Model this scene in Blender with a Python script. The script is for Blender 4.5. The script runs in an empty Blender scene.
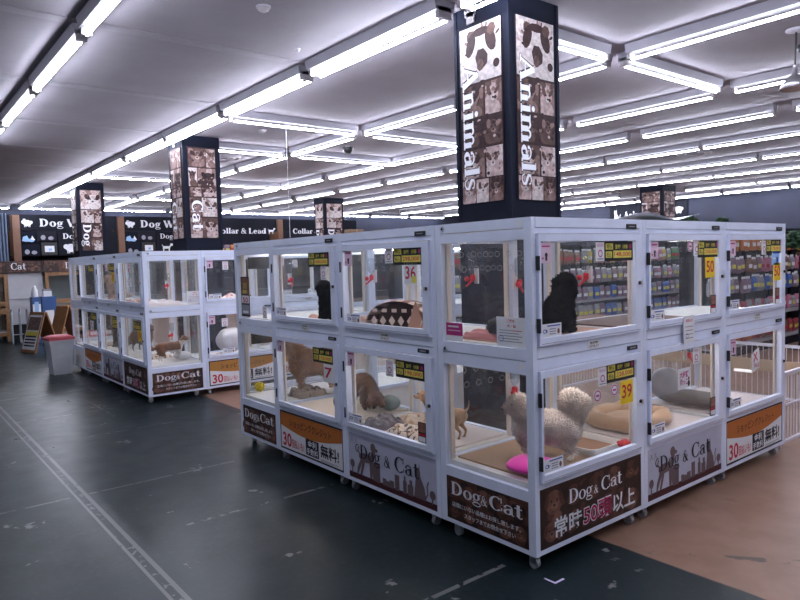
import bpy, bmesh, math, random
from math import sin, cos, pi, radians, sqrt, atan2
from mathutils import Matrix, Vector, noise
random.seed(7)
SC = bpy.context.scene
COL = SC.collection
SC.view_settings.view_transform = 'Standard'
SC.view_settings.look = 'None'
SC.view_settings.gamma = 1.0
SC.view_settings.use_curve_mapping = False
SC.view_settings.exposure = 0.0
try:
    SC.cycles.transparent_max_bounces = 40
    SC.cycles.max_bounces = 10
except Exception:
    pass

# ------------------------------------------------------------------ materials
MATS = {}
def nt(name):
    m = bpy.data.materials.new(name); m.use_nodes = True
    return m, m.node_tree.nodes, m.node_tree.links
def mat(name, col, rough=0.5, metal=0.0, bump=0.0, bscale=60, var=0.0, vscale=8, spec=0.5, sheen=0.0):
    """principled with procedural variation"""
    if name in MATS: return MATS[name]
    m, N, L = nt(name); b = N['Principled BSDF']
    b.inputs['Base Color'].default_value = (*col, 1); b.inputs['Roughness'].default_value = rough
    b.inputs['Metallic'].default_value = metal
    b.inputs['Specular IOR Level'].default_value = spec
    if sheen: b.inputs['Sheen Weight'].default_value = sheen
    tc = N.new('ShaderNodeTexCoord')
    nz = N.new('ShaderNodeTexNoise'); nz.inputs['Scale'].default_value = vscale; nz.inputs['Detail'].default_value = 4
    L.new(tc.outputs['Object'], nz.inputs['Vector'])
    v = var if var else 0.04
    r = N.new('ShaderNodeMapRange'); r.inputs['From Min'].default_value = .3; r.inputs['From Max'].default_value = .7
    r.inputs['To Min'].default_value = 1 - v; r.inputs['To Max'].default_value = 1 + v
    L.new(nz.outputs['Fac'], r.inputs['Value'])
    mx = N.new('ShaderNodeVectorMath'); mx.operation = 'SCALE'; mx.inputs[0].default_value = col
    L.new(r.outputs['Result'], mx.inputs['Scale']); L.new(mx.outputs['Vector'], b.inputs['Base Color'])
    if bump:
        n2 = N.new('ShaderNodeTexNoise'); n2.inputs['Scale'].default_value = bscale; n2.inputs['Detail'].default_value = 5
        L.new(tc.outputs['Object'], n2.inputs['Vector'])
        bp = N.new('ShaderNodeBump'); bp.inputs['Strength'].default_value = bump; bp.inputs['Distance'].default_value = .01
        L.new(n2.outputs['Fac'], bp.inputs['Height']); L.new(bp.outputs['Normal'], b.inputs['Normal'])
    MATS[name] = m
    return m
def emit(name, col, s):
    if name in MATS: return MATS[name]
    m, N, L = nt(name); N.remove(N['Principled BSDF'])
    e = N.new('ShaderNodeEmission'); e.inputs['Color'].default_value = (*col, 1); e.inputs['Strength'].default_value = s
    L.new(e.outputs[0], N['Material Output'].inputs['Surface']); MATS[name] = m
    return m
def glass(name, tint=(.95, .97, .97), refl=0.9, haze=0.0):
    if name in MATS: return MATS[name]
    m, N, L = nt(name); N.remove(N['Principled BSDF'])
    t = N.new('ShaderNodeBsdfTransparent'); t.inputs['Color'].default_value = (*tint, 1)
    g = N.new('ShaderNodeBsdfGlossy'); g.inputs['Roughness'].default_value = .02
    f = N.new('ShaderNodeLayerWeight'); f.inputs['Blend'].default_value = .5
    pw = N.new('ShaderNodeMath'); pw.operation = 'POWER'; pw.inputs[1].default_value = 5; L.new(f.outputs['Facing'], pw.inputs[0])
    ml = N.new('ShaderNodeMath'); ml.operation = 'MULTIPLY_ADD'; ml.inputs[1].default_value = .9*refl; ml.inputs[2].default_value = .035*refl
    L.new(pw.outputs[0], ml.inputs[0])
    x = N.new('ShaderNodeMixShader'); L.new(ml.outputs[0], x.inputs['Fac']); L.new(t.outputs[0], x.inputs[1]); L.new(g.outputs[0], x.inputs[2])
    last = x
    if haze:
        d = N.new('ShaderNodeBsdfDiffuse'); d.inputs['Color'].default_value = (.8, .8, .85, 1)
        tc = N.new('ShaderNodeTexCoord'); nz = N.new('ShaderNodeTexNoise'); nz.inputs['Scale'].default_value = 5; nz.inputs['Detail'].default_value = 6
        L.new(tc.outputs['Object'], nz.inputs['Vector'])
        r = N.new('ShaderNodeMapRange'); r.inputs['From Min'].default_value = .35; r.inputs['From Max'].default_value = .75
        r.inputs['To Min'].default_value = haze * .4; r.inputs['To Max'].default_value = haze * 1.6
        L.new(nz.outputs['Fac'], r.inputs['Value'])
        y = N.new('ShaderNodeMixShader'); L.new(r.outputs[0], y.inputs['Fac']); L.new(x.outputs[0], y.inputs[1]); L.new(d.outputs[0], y.inputs[2]); last = y
    L.new(last.outputs[0], N['Material Output'].inputs['Surface']); MATS[name] = m
    return m

WHITE = mat('white_enamel', (.76, .81, .98), .38)
CREAM = mat('cream_liner', (.78, .70, .64), .5)
LINER = mat('white_liner', (.82, .79, .78), .5)
BLACK = mat('black_plastic', (.012, .012, .016), .4)
NAVY = mat('navy_wrap', (.006, .008, .019), .7, spec=.15)
GLASS = glass('clear_glass', (.975, .985, .985), haze=.010)
CLEAR = glass('clear_plastic', (.86, .9, .93), 1.0, .05)
PAPER = mat('white_paper', (.78, .78, .82), .6)
PINKP = mat('pink_paper', (.72, .52, .66), .6)
YEL = mat('yellow_print', (.75, .66, .12), .6)
YELB = mat('bright_yellow_print', (.85, .6, .02), .6)
RED = mat('red_print', (.55, .02, .05), .6)
CRIM = mat('crimson_print', (.42, .01, .09), .6)
MAG = mat('magenta_print', (.45, .03, .2), .6)
ORG = mat('orange_print', (.50, .15, .03), .6)
OCHRE = mat('ochre_print', (.45, .2, .04), .6)
INK = mat('ink_print', (.01, .01, .02), .6)
BLUE = mat('blue_print', (.03, .06, .4), .6)
LBLUE = mat('light_blue_print', (.3, .5, .8), .6)
GREEN = mat('green_print', (.1, .35, .12), .6)
GREYP = mat('grey_print', (.3, .3, .36), .6)
STEEL = mat('brushed_steel', (.6, .6, .62), .3, 1.0)
CAST = mat('grey_rubber', (.34, .35, .40), .5)
WOODP = mat('brown_wood', (.26, .12, .05), .45, var=.2, vscale=20)
WHITEP = mat('white_print', (.82, .82, .88), .6)
TUBE = emit('lit_tube', (.83, .87, 1.0), 84.0)
STRIP = emit('lit_cabinet_strip', (1.0, .93, .90), 36.0)
LHOUS = mat('light_channel', (.30, .29, .34), .6)
LBOT = mat('shaded_channel_face', (.05, .05, .055), .6)  # underside coloured dark to hold down the glare of the tube
HOUS = mat('lamp_housing', (.45, .43, .50), .5)
SOCK2 = mat('light_end_cap', (.30, .27, .29), .6)
SOCK = mat('lamp_socket', (.42, .38, .40), .6)

# ------------------------------------------------------------------ mesh builder
class MB:
    def __init__(s, M=None):
        s.v = []; s.f = []; s.mi = []; s.mats = []; s.M = M or Matrix.Identity(4); s.sm = []
    def m(s, mt):
        if mt not in s.mats: s.mats.append(mt)
        return s.mats.index(mt)
    def add(s, vs, fs, mt, smooth=False):
        o = len(s.v); s.v += [tuple(s.M @ Vector(p)) for p in vs]; i = s.m(mt)
        for f in fs: s.f.append([o + k for k in f]); s.mi.append(i); s.sm.append(smooth)
    def box(s, x0, x1, y0, y1, z0, z1, mt):
        v = [(x0,y0,z0),(x1,y0,z0),(x1,y1,z0),(x0,y1,z0),(x0,y0,z1),(x1,y0,z1),(x1,y1,z1),(x0,y1,z1)]
        s.add(v, [(0,3,2,1),(4,5,6,7),(0,1,5,4),(1,2,6,5),(2,3,7,6),(3,0,4,7)], mt)
    def cyl(s, p0, p1, r0, r1, mt, n=12, caps=True, smooth=True):
        p0 = Vector(p0); p1 = Vector(p1); d = (p1 - p0).normalized()
        a = d.orthogonal().normalized(); b = d.cross(a)
        vs = [];
        for p, r in ((p0, r0), (p1, r1)):
            for k in range(n):
                t = 2 * pi * k / n; vs.append(p + a * cos(t) * r + b * sin(t) * r)
        fs = [(k, (k + 1) % n, n + (k + 1) % n, n + k) for k in range(n)]
        s.add(vs, fs, mt, smooth)
        if caps: s.add(vs[:n], [tuple(range(n - 1, -1, -1))], mt); s.add(vs[n:], [tuple(range(n))], mt)
    def tube(s, pts, r, mt, n=8):
        for a, b in zip(pts, pts[1:]): s.cyl(a, b, r, r, mt, n)
    def lathe(s, prof, mt, c=(0, 0, 0), n=20, sx=1, sy=1):
        vs = []; m = len(prof)
        for r, z in prof:
            for k in range(n):
                t = 2 * pi * k / n; vs.append((c[0] + r * cos(t) * sx, c[1] + r * sin(t) * sy, c[2] + z))
        fs = []
        for j in range(m - 1):
            for k in range(n):
                fs.append((j*n+k, j*n+(k+1)%n, (j+1)*n+(k+1)%n, (j+1)*n+k))
        s.add(vs, fs, mt, True)
        if prof[0][0] > 1e-4: s.add(vs[:n], [tuple(range(n-1,-1,-1))], mt)
        if prof[-1][0] > 1e-4: s.add(vs[-n:], [tuple(range(n))], mt)
    def ell(s, c, r, mt, n=12, R=None, smooth=True):
        vs = []; fs = []; m = n // 2 + 1
        for j in range(m + 1):
            ph = pi * j / m
            for k in range(n):
                t = 2 * pi * k / n
                p = Vector((r[0]*sin(ph)*cos(t), r[1]*sin(ph)*sin(t), r[2]*cos(ph)))
                if R: p = R @ p
                vs.append(p + Vector(c))
        for j in range(m):
            for k in range(n): fs.append((j*n+k, (j+1)*n+k, (j+1)*n+(k+1)%n, j*n+(k+1)%n))
        s.add(vs, fs, mt, smooth)
    # ---- flat artwork: u right, v up, faces -y; layer k lies k*0.0008 in front
    def poly(s, pts, mt, k=1):
        s.n = (getattr(s, 'n', 0) + 1) % 30; q = -k * .0008 - s.n * .000025
        s.add([(u, q, v) for u, v in pts], [tuple(range(len(pts)))], mt)
    def rect(s, u0, u1, v0, v1, mt, k=1): s.poly([(u0,v0),(u1,v0),(u1,v1),(u0,v1)], mt, k)
    def disc(s, u, v, ru, rv, mt, k=1, n=16, rot=0):
        s.poly([(u + ru*cos(2*pi*i/n)*cos(rot) - rv*sin(2*pi*i/n)*sin(rot), v + ru*cos(2*pi*i/n)*sin(rot) + rv*sin(2*pi*i/n)*cos(rot)) for i in range(n)], mt, k)
    def ring(s, u, v, ru, rv, tu, tv, mt, k=1, a0=0, a1=2*pi, n=20):
        for i in range(n):
            p, q = a0 + (a1-a0)*i/n, a0 + (a1-a0)*(i+1)/n
            s.poly([(u+ru*cos(p), v+rv*sin(p)), (u+ru*cos(q), v+rv*sin(q)), (u+(ru-tu)*cos(q), v+(rv-tv)*sin(q)), (u+(ru-tu)*cos(p), v+(rv-tv)*sin(p))], mt, k)
    def ribbon(s, pts, w, mt, k=1):
        n = len(pts)
        if not hasattr(w, '__len__'): w = [w] * n
        A = []; B = []
        for i, (u, v) in enumerate(pts):
            a = pts[max(i-1, 0)]; b = pts[min(i+1, n-1)]
            dx, dy = b[0]-a[0], b[1]-a[1]; l = math.hypot(dx, dy) or 1
            A.append((u - dy/l*w[i]/2, v + dx/l*w[i]/2)); B.append((u + dy/l*w[i]/2, v - dx/l*w[i]/2))
        for i in range(n-1): s.poly([B[i], B[i+1], A[i+1], A[i]], mt, k)
    def text(s, st, u, v, h, mt, k=1, w=None, bold=0.0, align='C'):
        """sans lettering; h = height of a capital, w = total width if forced"""
        vs, fs, (a, b, c, d) = glyphs(st, bold)
        if not vs: return
        sv = h / .72; su = sv
        if w: su = w / max(b - a, 1e-4)
        off = {'C': (a+b)/2, 'L': a, 'R': b}[align]
        s.add([((x - off)*su + u, -k*.0008, y*sv + v) for x, y in vs], fs, mt)
    def build(s, name, parent=None, **kw):
        me = bpy.data.meshes.new(name); me.from_pydata(s.v, [], s.f)
        for m_ in s.mats: me.materials.append(m_)
        me.polygons.foreach_set('material_index', s.mi); me.polygons.foreach_set('use_smooth', s.sm)
        me.update()
        o = bpy.data.objects.new(name, me); COL.objects.link(o)
        if parent: o.parent = parent
        for a, b in kw.items(): o[a] = b
        return o
_G = {}
def glyphs(st, bold):
    key = (st, bold)
    if key in _G: return _G[key]
    cu = bpy.data.curves.new('t', 'FONT'); cu.body = st; cu.offset = bold; cu.resolution_u = 3; cu.size = 1
    ob = bpy.data.objects.new('t', cu); COL.objects.link(ob)
    me = bpy.data.meshes.new_from_object(ob.evaluated_get(bpy.context.evaluated_depsgraph_get()))
    vs = [(v.co.x, v.co.y) for v in me.vertices]; fs = [tuple(p.vertices) for p in me.polygons]
    bpy.data.objects.remove(ob); bpy.data.curves.remove(cu); bpy.data.meshes.remove(me)
    if vs: bb = (min(x for x, y in vs), max(x for x, y in vs), min(y for x, y in vs), max(y for x, y in vs))
    else: bb = (0, 0, 0, 0)
    _G[key] = (vs, fs, bb); return _G[key]

# ---- a hand-drawn serif face: each glyph a list of strokes, units of cap height
def arc(cx, cy, rx, ry, a0, a1, n=12): return [(cx+rx*cos(radians(a0+(a1-a0)*i/n)), cy+ry*sin(radians(a0+(a1-a0)*i/n))) for i in range(n+1)]
def tw(n, t0, t1): return [t0 + (t1-t0)*abs(sin(pi*i/(n-1))) for i in range(n)]
def serif(mb, st, u, v, h, mt, k=1, ws=1.0, gap=.03, bold=0):
    T, t = .165 + bold, .05 + bold*.6; x = 0; out = []
    def R(a, b, c, d): out.append([(a,c),(b,c),(b,d),(a,d)])
    def rib(p, w):
        n = len(p)
        if not hasattr(w, '__len__'): w = [w]*n
        A=[];B=[]
        for i,(a,b) in enumerate(p):
            q=p[max(i-1,0)]; r=p[min(i+1,n-1)]; dx,dy=r[0]-q[0],r[1]-q[1]; l=math.hypot(dx,dy) or 1
            A.append((a-dy/l*w[i]/2,b+dx/l*w[i]/2)); B.append((a+dy/l*w[i]/2,b-dx/l*w[i]/2))
        for i in range(n-1): out.append([B[i],B[i+1],A[i+1],A[i]])
    def ring(cx, cy, rx, ry, tx, ty, a0=0, a1=360, n=20):
        for i in range(n):
            p, q = radians(a0+(a1-a0)*i/n), radians(a0+(a1-a0)*(i+1)/n)
            out.append([(cx+rx*cos(p),cy+ry*sin(p)),(cx+rx*cos(q),cy+ry*sin(q)),(cx+(rx-tx)*cos(q),cy+(ry-ty)*sin(q)),(cx+(rx-tx)*cos(p),cy+(ry-ty)*sin(p))])
    def stem(a, z0, z1, foot=True, head=False):
        R(a, a+T, z0, z1)
        if foot: R(a-.06, a+T+.06, z0, z0+t)
        if head: R(a-.06, a+T+.06, z1-t, z1)
    for ch in st:
        x0 = x; s0 = len(out)
        if ch == ' ': x += .3; continue
        if ch == 'D':
            stem(.08, 0, 1, True, True); ring(.32, .5, .5, .5, T+.02, t+.01, -90, 90); R(.2,.34,0,t); R(.2,.34,1-t,1); adv = .88
        elif ch == 'C':
            ring(.45, .5, .43, .52, T+.01, t+.01, 48, 312); R(.72,.78,.62,1.0); R(.74,.8,.08,.3); adv = .86
        elif ch == 'L': stem(.08,0,1,True,True); R(.2,.66,0,t); rib([(.64,.02),(.68,.28)],.05); adv=.72
        elif ch == 'W':
            rib([(.1,.98),(.38,.0)],T); rib([(.38,.02),(.6,.95)],t+.02); rib([(.58,.98),(.84,0)],T); rib([(.84,.02),(1.08,.97)],t+.02); R(0,.26,1-t,1); R(.46,.72,1-t,1); R(.96,1.2,1-t,1); adv=1.2
        elif ch == 'A':
            rib([(.12,0),(.47,1.0)],t+.02); rib([(.46,1.0),(.82,0)],T+.02); R(.25,.68,.32,.32+t); R(0,.28,0,t); R(.64,1.0,0,t); adv=1.0
        elif ch == 'B':
            stem(.08,0,1,True,True); ring(.3,.76,.34,.24,T,t,-90,90,12); ring(.3,.26,.42,.27,T,t,-90,90,12); R(.2,.3,1-t,1);R(.2,.3,0,t);R(.2,.3,.5,.54); adv=.78
        elif ch == 'o': ring(.32,.33,.32,.35,T-.01,t); adv=.66
        elif ch == 'e': ring(.31,.33,.31,.35,T-.01,t,0,320); R(.1,.58,.33,.33+t); adv=.64
        elif ch == 'd': ring(.3,.33,.3,.35,T-.01,t); R(.46,.46+T,0,1); R(.36,.5,.95,1); R(.5,.72,0,t); adv=.72
        elif ch == 'g':
            ring(.27,.42,.25,.26,T-.03,t); ring(.29,-.12,.3,.17,.07,.07); rib([(.12,.2),(.08,.1),(.2,.04),(.42,.03)],.08); rib([(.44,.58),(.6,.66)],.08); adv=.62
        elif ch == 'a':
            R(.36,.36+T,.04,.48); rib(arc(.29,.47,.22,.18,170,0),tw(13,.06,.08)); out.append([(.03,.44),(.15,.44),(.15,.56),(.03,.56)]); ring(.25,.19,.24,.2,T-.03,t,60,330); rib([(.22,.38),(.42,.42)],.05); R(.5,.62,0,t+.01); adv=.62
        elif ch == 't': R(.13,.13+T,.08,.92); R(0,.44,.62,.62+t+.01); rib([(.2,.1),(.27,.03),(.36,.02),(.46,.1)],.07); adv=.47
        elif ch == 'n': stem(.06,0,.66); R(0,.1,.61,.66); stem(.42,0,.5); rib(arc(.36,.45,.15,.19,175,10),tw(13,.06,.11)); adv=.72
        elif ch == 'm':
            stem(.06,0,.66); R(0,.1,.61,.66); stem(.42,0,.5); stem(.78,0,.5); rib(arc(.36,.45,.15,.19,175,10),tw(13,.06,.11)); rib(arc(.72,.45,.15,.19,175,10),tw(13,.06,.11)); adv=1.08
        elif ch == 'r': stem(.06,0,.66); R(0,.1,.61,.66); rib(arc(.36,.45,.15,.19,175,50),tw(13,.06,.1)); ring(.44,.56,.08,.08,.08,.08); adv=.54
        elif ch == 'i': stem(.06,0,.66); R(0,.1,.61,.66); ring(.14,.87,.11,.11,.11,.11); adv=.34
        elif ch == 'l': stem(.06,0,1.0); R(0,.1,.95,1.0); adv=.34
        elif ch == 's':
            rib([(.42,.5),(.4,.6),(.25,.66),(.1,.6),(.1,.46),(.25,.36),(.4,.27),(.42,.12),(.28,.02),(.12,.05),(.05,.18)],[.06,.06,.06,.1,.14,.16,.14,.1,.06,.06,.06]); adv=.5
        elif ch == '&':
            ring(.38,.74,.2,.25,.08,.06); ring(.32,.25,.3,.27,.12,.06); rib([(.22,.72),(.5,.3),(.82,0)],.14); rib([(.72,.5),(.6,.2),(.45,.06)],.06); R(.58,.84,.48,.48+t); adv=.9
        else: adv=.4
        for i in range(s0, len(out)): out[i] = [(a+x0, b) for a, b in out[i]]
        x = x0 + adv + gap
    for q in out: mb.poly([(u + a*h*ws, v + b*h) for a, b in q], mt, k)
    return x*h*ws

def tag(o, label, cat, group=None, kind=None):
    o['label'] = label; o['category'] = cat
    if group: o['group'] = group
    if kind: o['kind'] = kind
    return o
def empty(name, loc, rz, label, cat, group=None):
    o = bpy.data.objects.new(name, None); COL.objects.link(o); o.location = loc; o.rotation_euler = (0, 0, rz); o.empty_display_size = .1
    return tag(o, label, cat, group)
def struct(mb, name): return mb.build(name, None, kind='structure')
def place(o, loc, rz=0): o.location = loc; o.rotation_euler = (0, 0, rz); return o

# ------------------------------------------------------------------ room
CEIL = 3.64
def floor_mat():
    m, N, L = nt('shop_floor'); b = N['Principled BSDF']
    g = N.new('ShaderNodeNewGeometry'); sp = N.new('ShaderNodeSeparateXYZ'); L.new(g.outputs['Position'], sp.inputs[0])
    def M(op, a, c=None, d=None):
        n = N.new('ShaderNodeMath'); n.operation = op
        for i, q in enumerate((a, c, d)):
            if q is None: continue
            if isinstance(q, (int, float)): n.inputs[i].default_value = q
            else: L.new(q, n.inputs[i])
        return n.outputs[0]
    X, Y = sp.outputs['X'], sp.outputs['Y']
    def nzs(sc, det=5, w=0):
        n = N.new('ShaderNodeTexNoise'); n.inputs['Scale'].default_value = sc; n.inputs['Detail'].default_value = det
        mp = N.new('ShaderNodeVectorMath'); mp.inputs[1].default_value = (w, w*2, 0); L.new(g.outputs['Position'], mp.inputs[0]); L.new(mp.outputs[0], n.inputs['Vector'])
        return n.outputs['Fac']
    def sm(v, a, c):
        n = N.new('ShaderNodeMapRange'); n.interpolation_type = 'SMOOTHSTEP'; n.inputs['From Min'].default_value = a; n.inputs['From Max'].default_value = c
        L.new(v, n.inputs['Value']); return n.outputs[0]
    def mixc(f, a, c):
        n = N.new('ShaderNodeMix'); n.data_type = 'RGBA'; L.new(f, n.inputs['Factor'])
        for i, q in ((6, a), (7, c)):
            if isinstance(q, tuple): n.inputs[i].default_value = (*q, 1)
            else: L.new(q, n.inputs[i])
        return n.outputs[2]
    big = nzs(.8); fine = nzs(30, 8); mid = nzs(5, 6, 3)
    green = mixc(sm(big, .35, .65), (.0055, .0115, .0140), (.0105, .0195, .0235))
    green = mixc(sm(fine, .45, .8), green, (.018, .027, .029))
    tan = mixc(sm(mid, .3, .7), (.20, .112, .078), (.26, .155, .115))
    tan = mixc(sm(nzs(2.2, 8, 9), .60, .72), tan, (.17, .09, .06))
    edge = sm(M('ADD', X, M('MULTIPLY', M('SUBTRACT', mid, .5), .02)), .555, .570)
    c = mixc(edge, green, tan)
    # worn paint lines left from old shelf positions
    def seg(axis, pos, hw, a, e, lo, nsc=9, off=0):
        p, q = (X, Y) if axis == 'x' else (Y, X)
        d = M('ABSOLUTE', M('SUBTRACT', p, pos)); m1 = M('LESS_THAN', d, hw)
        m2 = M('MULTIPLY', M('GREATER_THAN', q, a), M('LESS_THAN', q, e))
        return M('MULTIPLY', M('MULTIPLY', m1, m2), sm(nzs(nsc, 7, off), lo, lo + .08))
    segs = [seg('x', -1.462, .009, -3, 9.5, .26, 14), seg('x', -1.400, .013, -3, 9.5, .30, 14, 4), seg('x', -1.43, .02, -3, 8, .57, 22, 7),
            seg('y', 2.83, .011, -1.38, -.30, .36, 16, 2), seg('y', 2.83, .012, -3, -1.5, .46, 7, 3), seg('y', 1.81, .014, -1.1, -.02, .46, 18, 5),
            seg('y', 4.53, .014, -1.0, -.1, .44, 16, 6), seg('y', 5.7, .014, -1.4, -.4, .46, 7, 8), seg('y', .17, .014, -.75, -.05, .38, 16, 9),
            seg('x', -.55, .012, 5.2, 6.4, .48, 7, 1), seg('y', 7.2, .02, -3, -.3, .45, 5, 2), seg('y', 8.6, .02, -3, -.4, .45, 5, 12), seg('x', -.3, .012, 6.5, 9, .5, 5, 11)]
    tot = segs[0]
    for q in segs[1:]: tot = M('MAXIMUM', tot, q)
    spots = M('MULTIPLY', sm(nzs(3.2, 4, 21), .655, .675), sm(nzs(18, 4, 5), .50, .54))
    tot = M('MAXIMUM', M('MULTIPLY', tot, .72), M('MULTIPLY', spots, M('LESS_THAN', X, .5)))
    c = mixc(tot, c, (.17, .17, .175))
    scuff = M('MULTIPLY', M('MULTIPLY', M('GREATER_THAN', X, .6), M('LESS_THAN', M('ABSOLUTE', M('SUBTRACT', M('ADD', X, M('MULTIPLY', Y, .8)), .42)), .035)), sm(nzs(8, 5, 14), .5, .56))
    c = mixc(scuff, c, (.09, .06, .05))
    L.new(c, b.inputs['Base Color'])
    rg = N.new('ShaderNodeMapRange'); rg.inputs['To Min'].default_value = .22; rg.inputs['To Max'].default_value = .42; L.new(mid, rg.inputs['Value'])
    L.new(rg.outputs[0], b.inputs['Roughness']); b.inputs['Specular IOR Level'].default_value = .16
    bp = N.new('ShaderNodeBump'); bp.inputs['Strength'].default_value = .12; bp.inputs['Distance'].default_value = .004
    L.new(mid, bp.inputs['Height']); L.new(bp.outputs[0], b.inputs['Normal'])
    return m
X0, X1, Y0, Y1 = -7.0, 21.0, -6.0, 21.6
f = MB(); f.box(X0, X1, Y0, Y1, -.1, 0, floor_mat()); struct(f, 'floor')
CM = mat('ceiling_board', (.250, .228, .262), .9, bump=.5, bscale=9, var=.09, vscale=1.3)
WM = mat('dark_wall', (.030, .034, .060), .8, var=.15, vscale=1)
f = MB(); f.box(X0, X1, Y0, Y1, CEIL, CEIL + .1, CM); struct(f, 'ceiling')
f = MB(); f.box(X0, X1 + .1, Y1, Y1 + .1, -.1, CEIL + .1, WM); struct(f, 'wall_back')
f = MB(); f.box(X1, X1 + .1, Y0, Y1, -.1, CEIL + .1, mat('blue_grey_wall', (.030, .033, .056), .85, var=.15, vscale=1)); struct(f, 'wall_right')
f = MB(); f.box(X0 - .1, X0, Y0, Y1 + .1, -.1, CEIL + .1, mat('side_wall', (.10, .10, .13), .8)); struct(f, 'wall_left')
f = MB(); f.box(X0 - .1, X1 + .1, Y0 - .1, Y0, -.1, CEIL + .1, mat('front_wall', (.16, .16, .19), .8)); struct(f, 'wall_front')
BM = mat('ceiling_batten', (.285, .262, .30), .9, var=.05)
for i, y in enumerate([1.84, 4.0, 6.13, 8.3, 10.45, 12.6, 14.85]):
    f = MB(); f.box(X0, 1.1, y - .07, y + .07, CEIL - .006, CEIL + .01, BM); struct(f, 'trim_%d' % (i + 1))

# ------------------------------------------------------------------ ceiling lights
def light_fixture(a, b, axis, pos, dbl, desc, z=3.5):
    c = (a + b) / 2; l = b - a
    loc = (pos, c, CEIL) if axis == 'y' else (c, pos, CEIL)
    r = empty('ceiling_light', loc, pi/2 if axis == 'y' else 0, desc, 'ceiling light', 'fluorescent ceiling lights')
    w = .115 if dbl else .070
    h = MB()   # trapezoid channel, shaped to shade the ceiling; underside coloured dark against glare
    wb = .095 if dbl else .058
    zt, zb = 0, -.088
    v = [(-l/2-.04, -w, zt), (l/2+.04, -w, zt), (l/2+.04, w, zt), (-l/2-.04, w, zt), (-l/2-.04, -wb, zb), (l/2+.04, -wb, zb), (l/2+.04, wb, zb), (-l/2-.04, wb, zb)]
    h.add(v, [(7,6,5,4)], LBOT); h.add(v, [(0,1,2,3),(0,4,5,1),(1,5,6,2),(2,6,7,3),(3,7,4,0)], LHOUS); h.build('housing', r)
    for s in (-1, 1):
        k = MB(); k.box(s*(l/2+.02)-.02, s*(l/2+.02)+.02, -w*.6, w*.6, -.145, -.055, SOCK2); k.build('socket', r)
    for o in ((-.05, .05) if dbl else (0,)):
        t = MB(); t.cyl((-l/2, o, z - CEIL), (l/2, o, z - CEIL), .0125, .0125, TUBE, 8); t.build('tube', r)
ORD = ['first','second','third','fourth','fifth','sixth','seventh','eighth','ninth','tenth','eleventh','twelfth'] + ['%dth' % i for i in range(13, 21)] + ['21st','22nd','23rd'] + ['%dth' % i for i in range(24, 31)] + ['31st','32nd','33rd'] + ['%dth' % i for i in range(34, 41)] + ['41st','42nd','43rd'] + ['%dth' % i for i in range(44, 51)] + ['51st','52nd','53rd'] + ['%dth' % i for i in range(54, 61)]
def seq(start, n, pitch=2.15, ln=1.94): return [(start + i*pitch, start + i*pitch + ln) for i in range(n)]
LR = [  # pos, double, list of spans; front spans run on unseen for light
 (-.96, 0, [(-4.5,-2.5),(-2.3,-.35),(-.15,1.80),(1.98,3.86),(4.07,5.99),(6.19,8.1),(8.3,10.2)]),
 (1.26, 1, [(-4.5,-2.55),(-2.4,-.45),(-.25,1.66),(1.95,3.88),(4.10,6.03),(6.23,8.17),(8.3,10.24),(10.5,12.5),(12.7,14.8),(14.9,16.7),(16.85,18.8),(18.9,20.8)]),
 (3.59, 0, [(-4.3,-2.35),(-2.15,-.2),(.02,1.69),(2.0,3.95),(4.25,6.24),(6.6,8.5),(8.73,10.67),(10.9,12.85),(13.05,15.0),(15.21,17.14),(17.4,19.42),(19.5,20.9)]),
 (5.95, 0, [(-4.4,-2.45),(-2.3,-.35),(-.15,1.75),(2.05,4.07),(4.35,6.3),(6.6,8.64),(8.93,10.95),(11.28,13.22),(13.53,15.41),(15.69,17.6)]),
 (7.8, 0, [(-2.3,-.35),(-.15,1.75),(2.08,4.1),(4.42,6.5),(6.8,8.85),(9.1,11.14),(11.43,13.3),(13.62,15.65),(15.99,17.9),(18.17,20.16),(20.45,21.2)]),
 (9.93, 0, [(-2.3,-.35),(0,2.1),(2.35,4.15),(4.25,6.22),(6.35,8.4),(8.5,10.6),(10.9,12.55),(12.64,14.72),(14.77,16.52),(16.7,18.7),(18.85,20.7)]),
 (12.48, 0, [(-.2,1.9),(2.1,4.15),(4.3,6.42),(6.52,8.58),(8.65,10.7),(10.8,12.8),(12.95,14.92),(15.0,16.95),(17.05,19.2),(19.3,21.2)]),
 (14.95, 0, [(2.1,4.2),(4.3,6.38),(6.45,8.6),(8.7,10.8),(10.92,13.0),(13.1,15.2),(15.3,17.4),(17.5,19.5)]),
 (17.8, 0, [(2.2,4.3),(4.4,6.5),(6.6,8.68),(11.1,13.3),(13.45,15.5),(15.6,17.7),(17.8,19.9)]),
 (20.2, 1, [(2.2,4.3),(4.4,6.5),(6.64,8.6),(8.75,11.85),(12,13.15),(13.3,15.3),(15.4,17.5),(17.6,19.7)]),
 (-3.4, 0, [(-4.4,-2.4),(-.2,1.8),(4.1,6.0),(8.3,10.2)]),  # unseen row, added to light the showcase fronts
]
near = ['leftmost visible lengthwise row', 'double-tube row beside the pillars', 'row just right of the double-tube row', 'fourth lengthwise row from the left'] + [q + ' lengthwise row from the left' for q in ('fifth', 'sixth', 'seventh', 'eighth', 'ninth', 'tenth')] + ['unseen row added left of the frame']
for ri, (p, d, L_) in enumerate(LR):
    for k_, (a, b) in enumerate(L_):
        light_fixture(a, b, 'y', p, d, ('twin-tube' if d else 'single-tube') + ' ceiling light, ' + ORD[k_] + ' from the front in the ' + near[ri])
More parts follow.
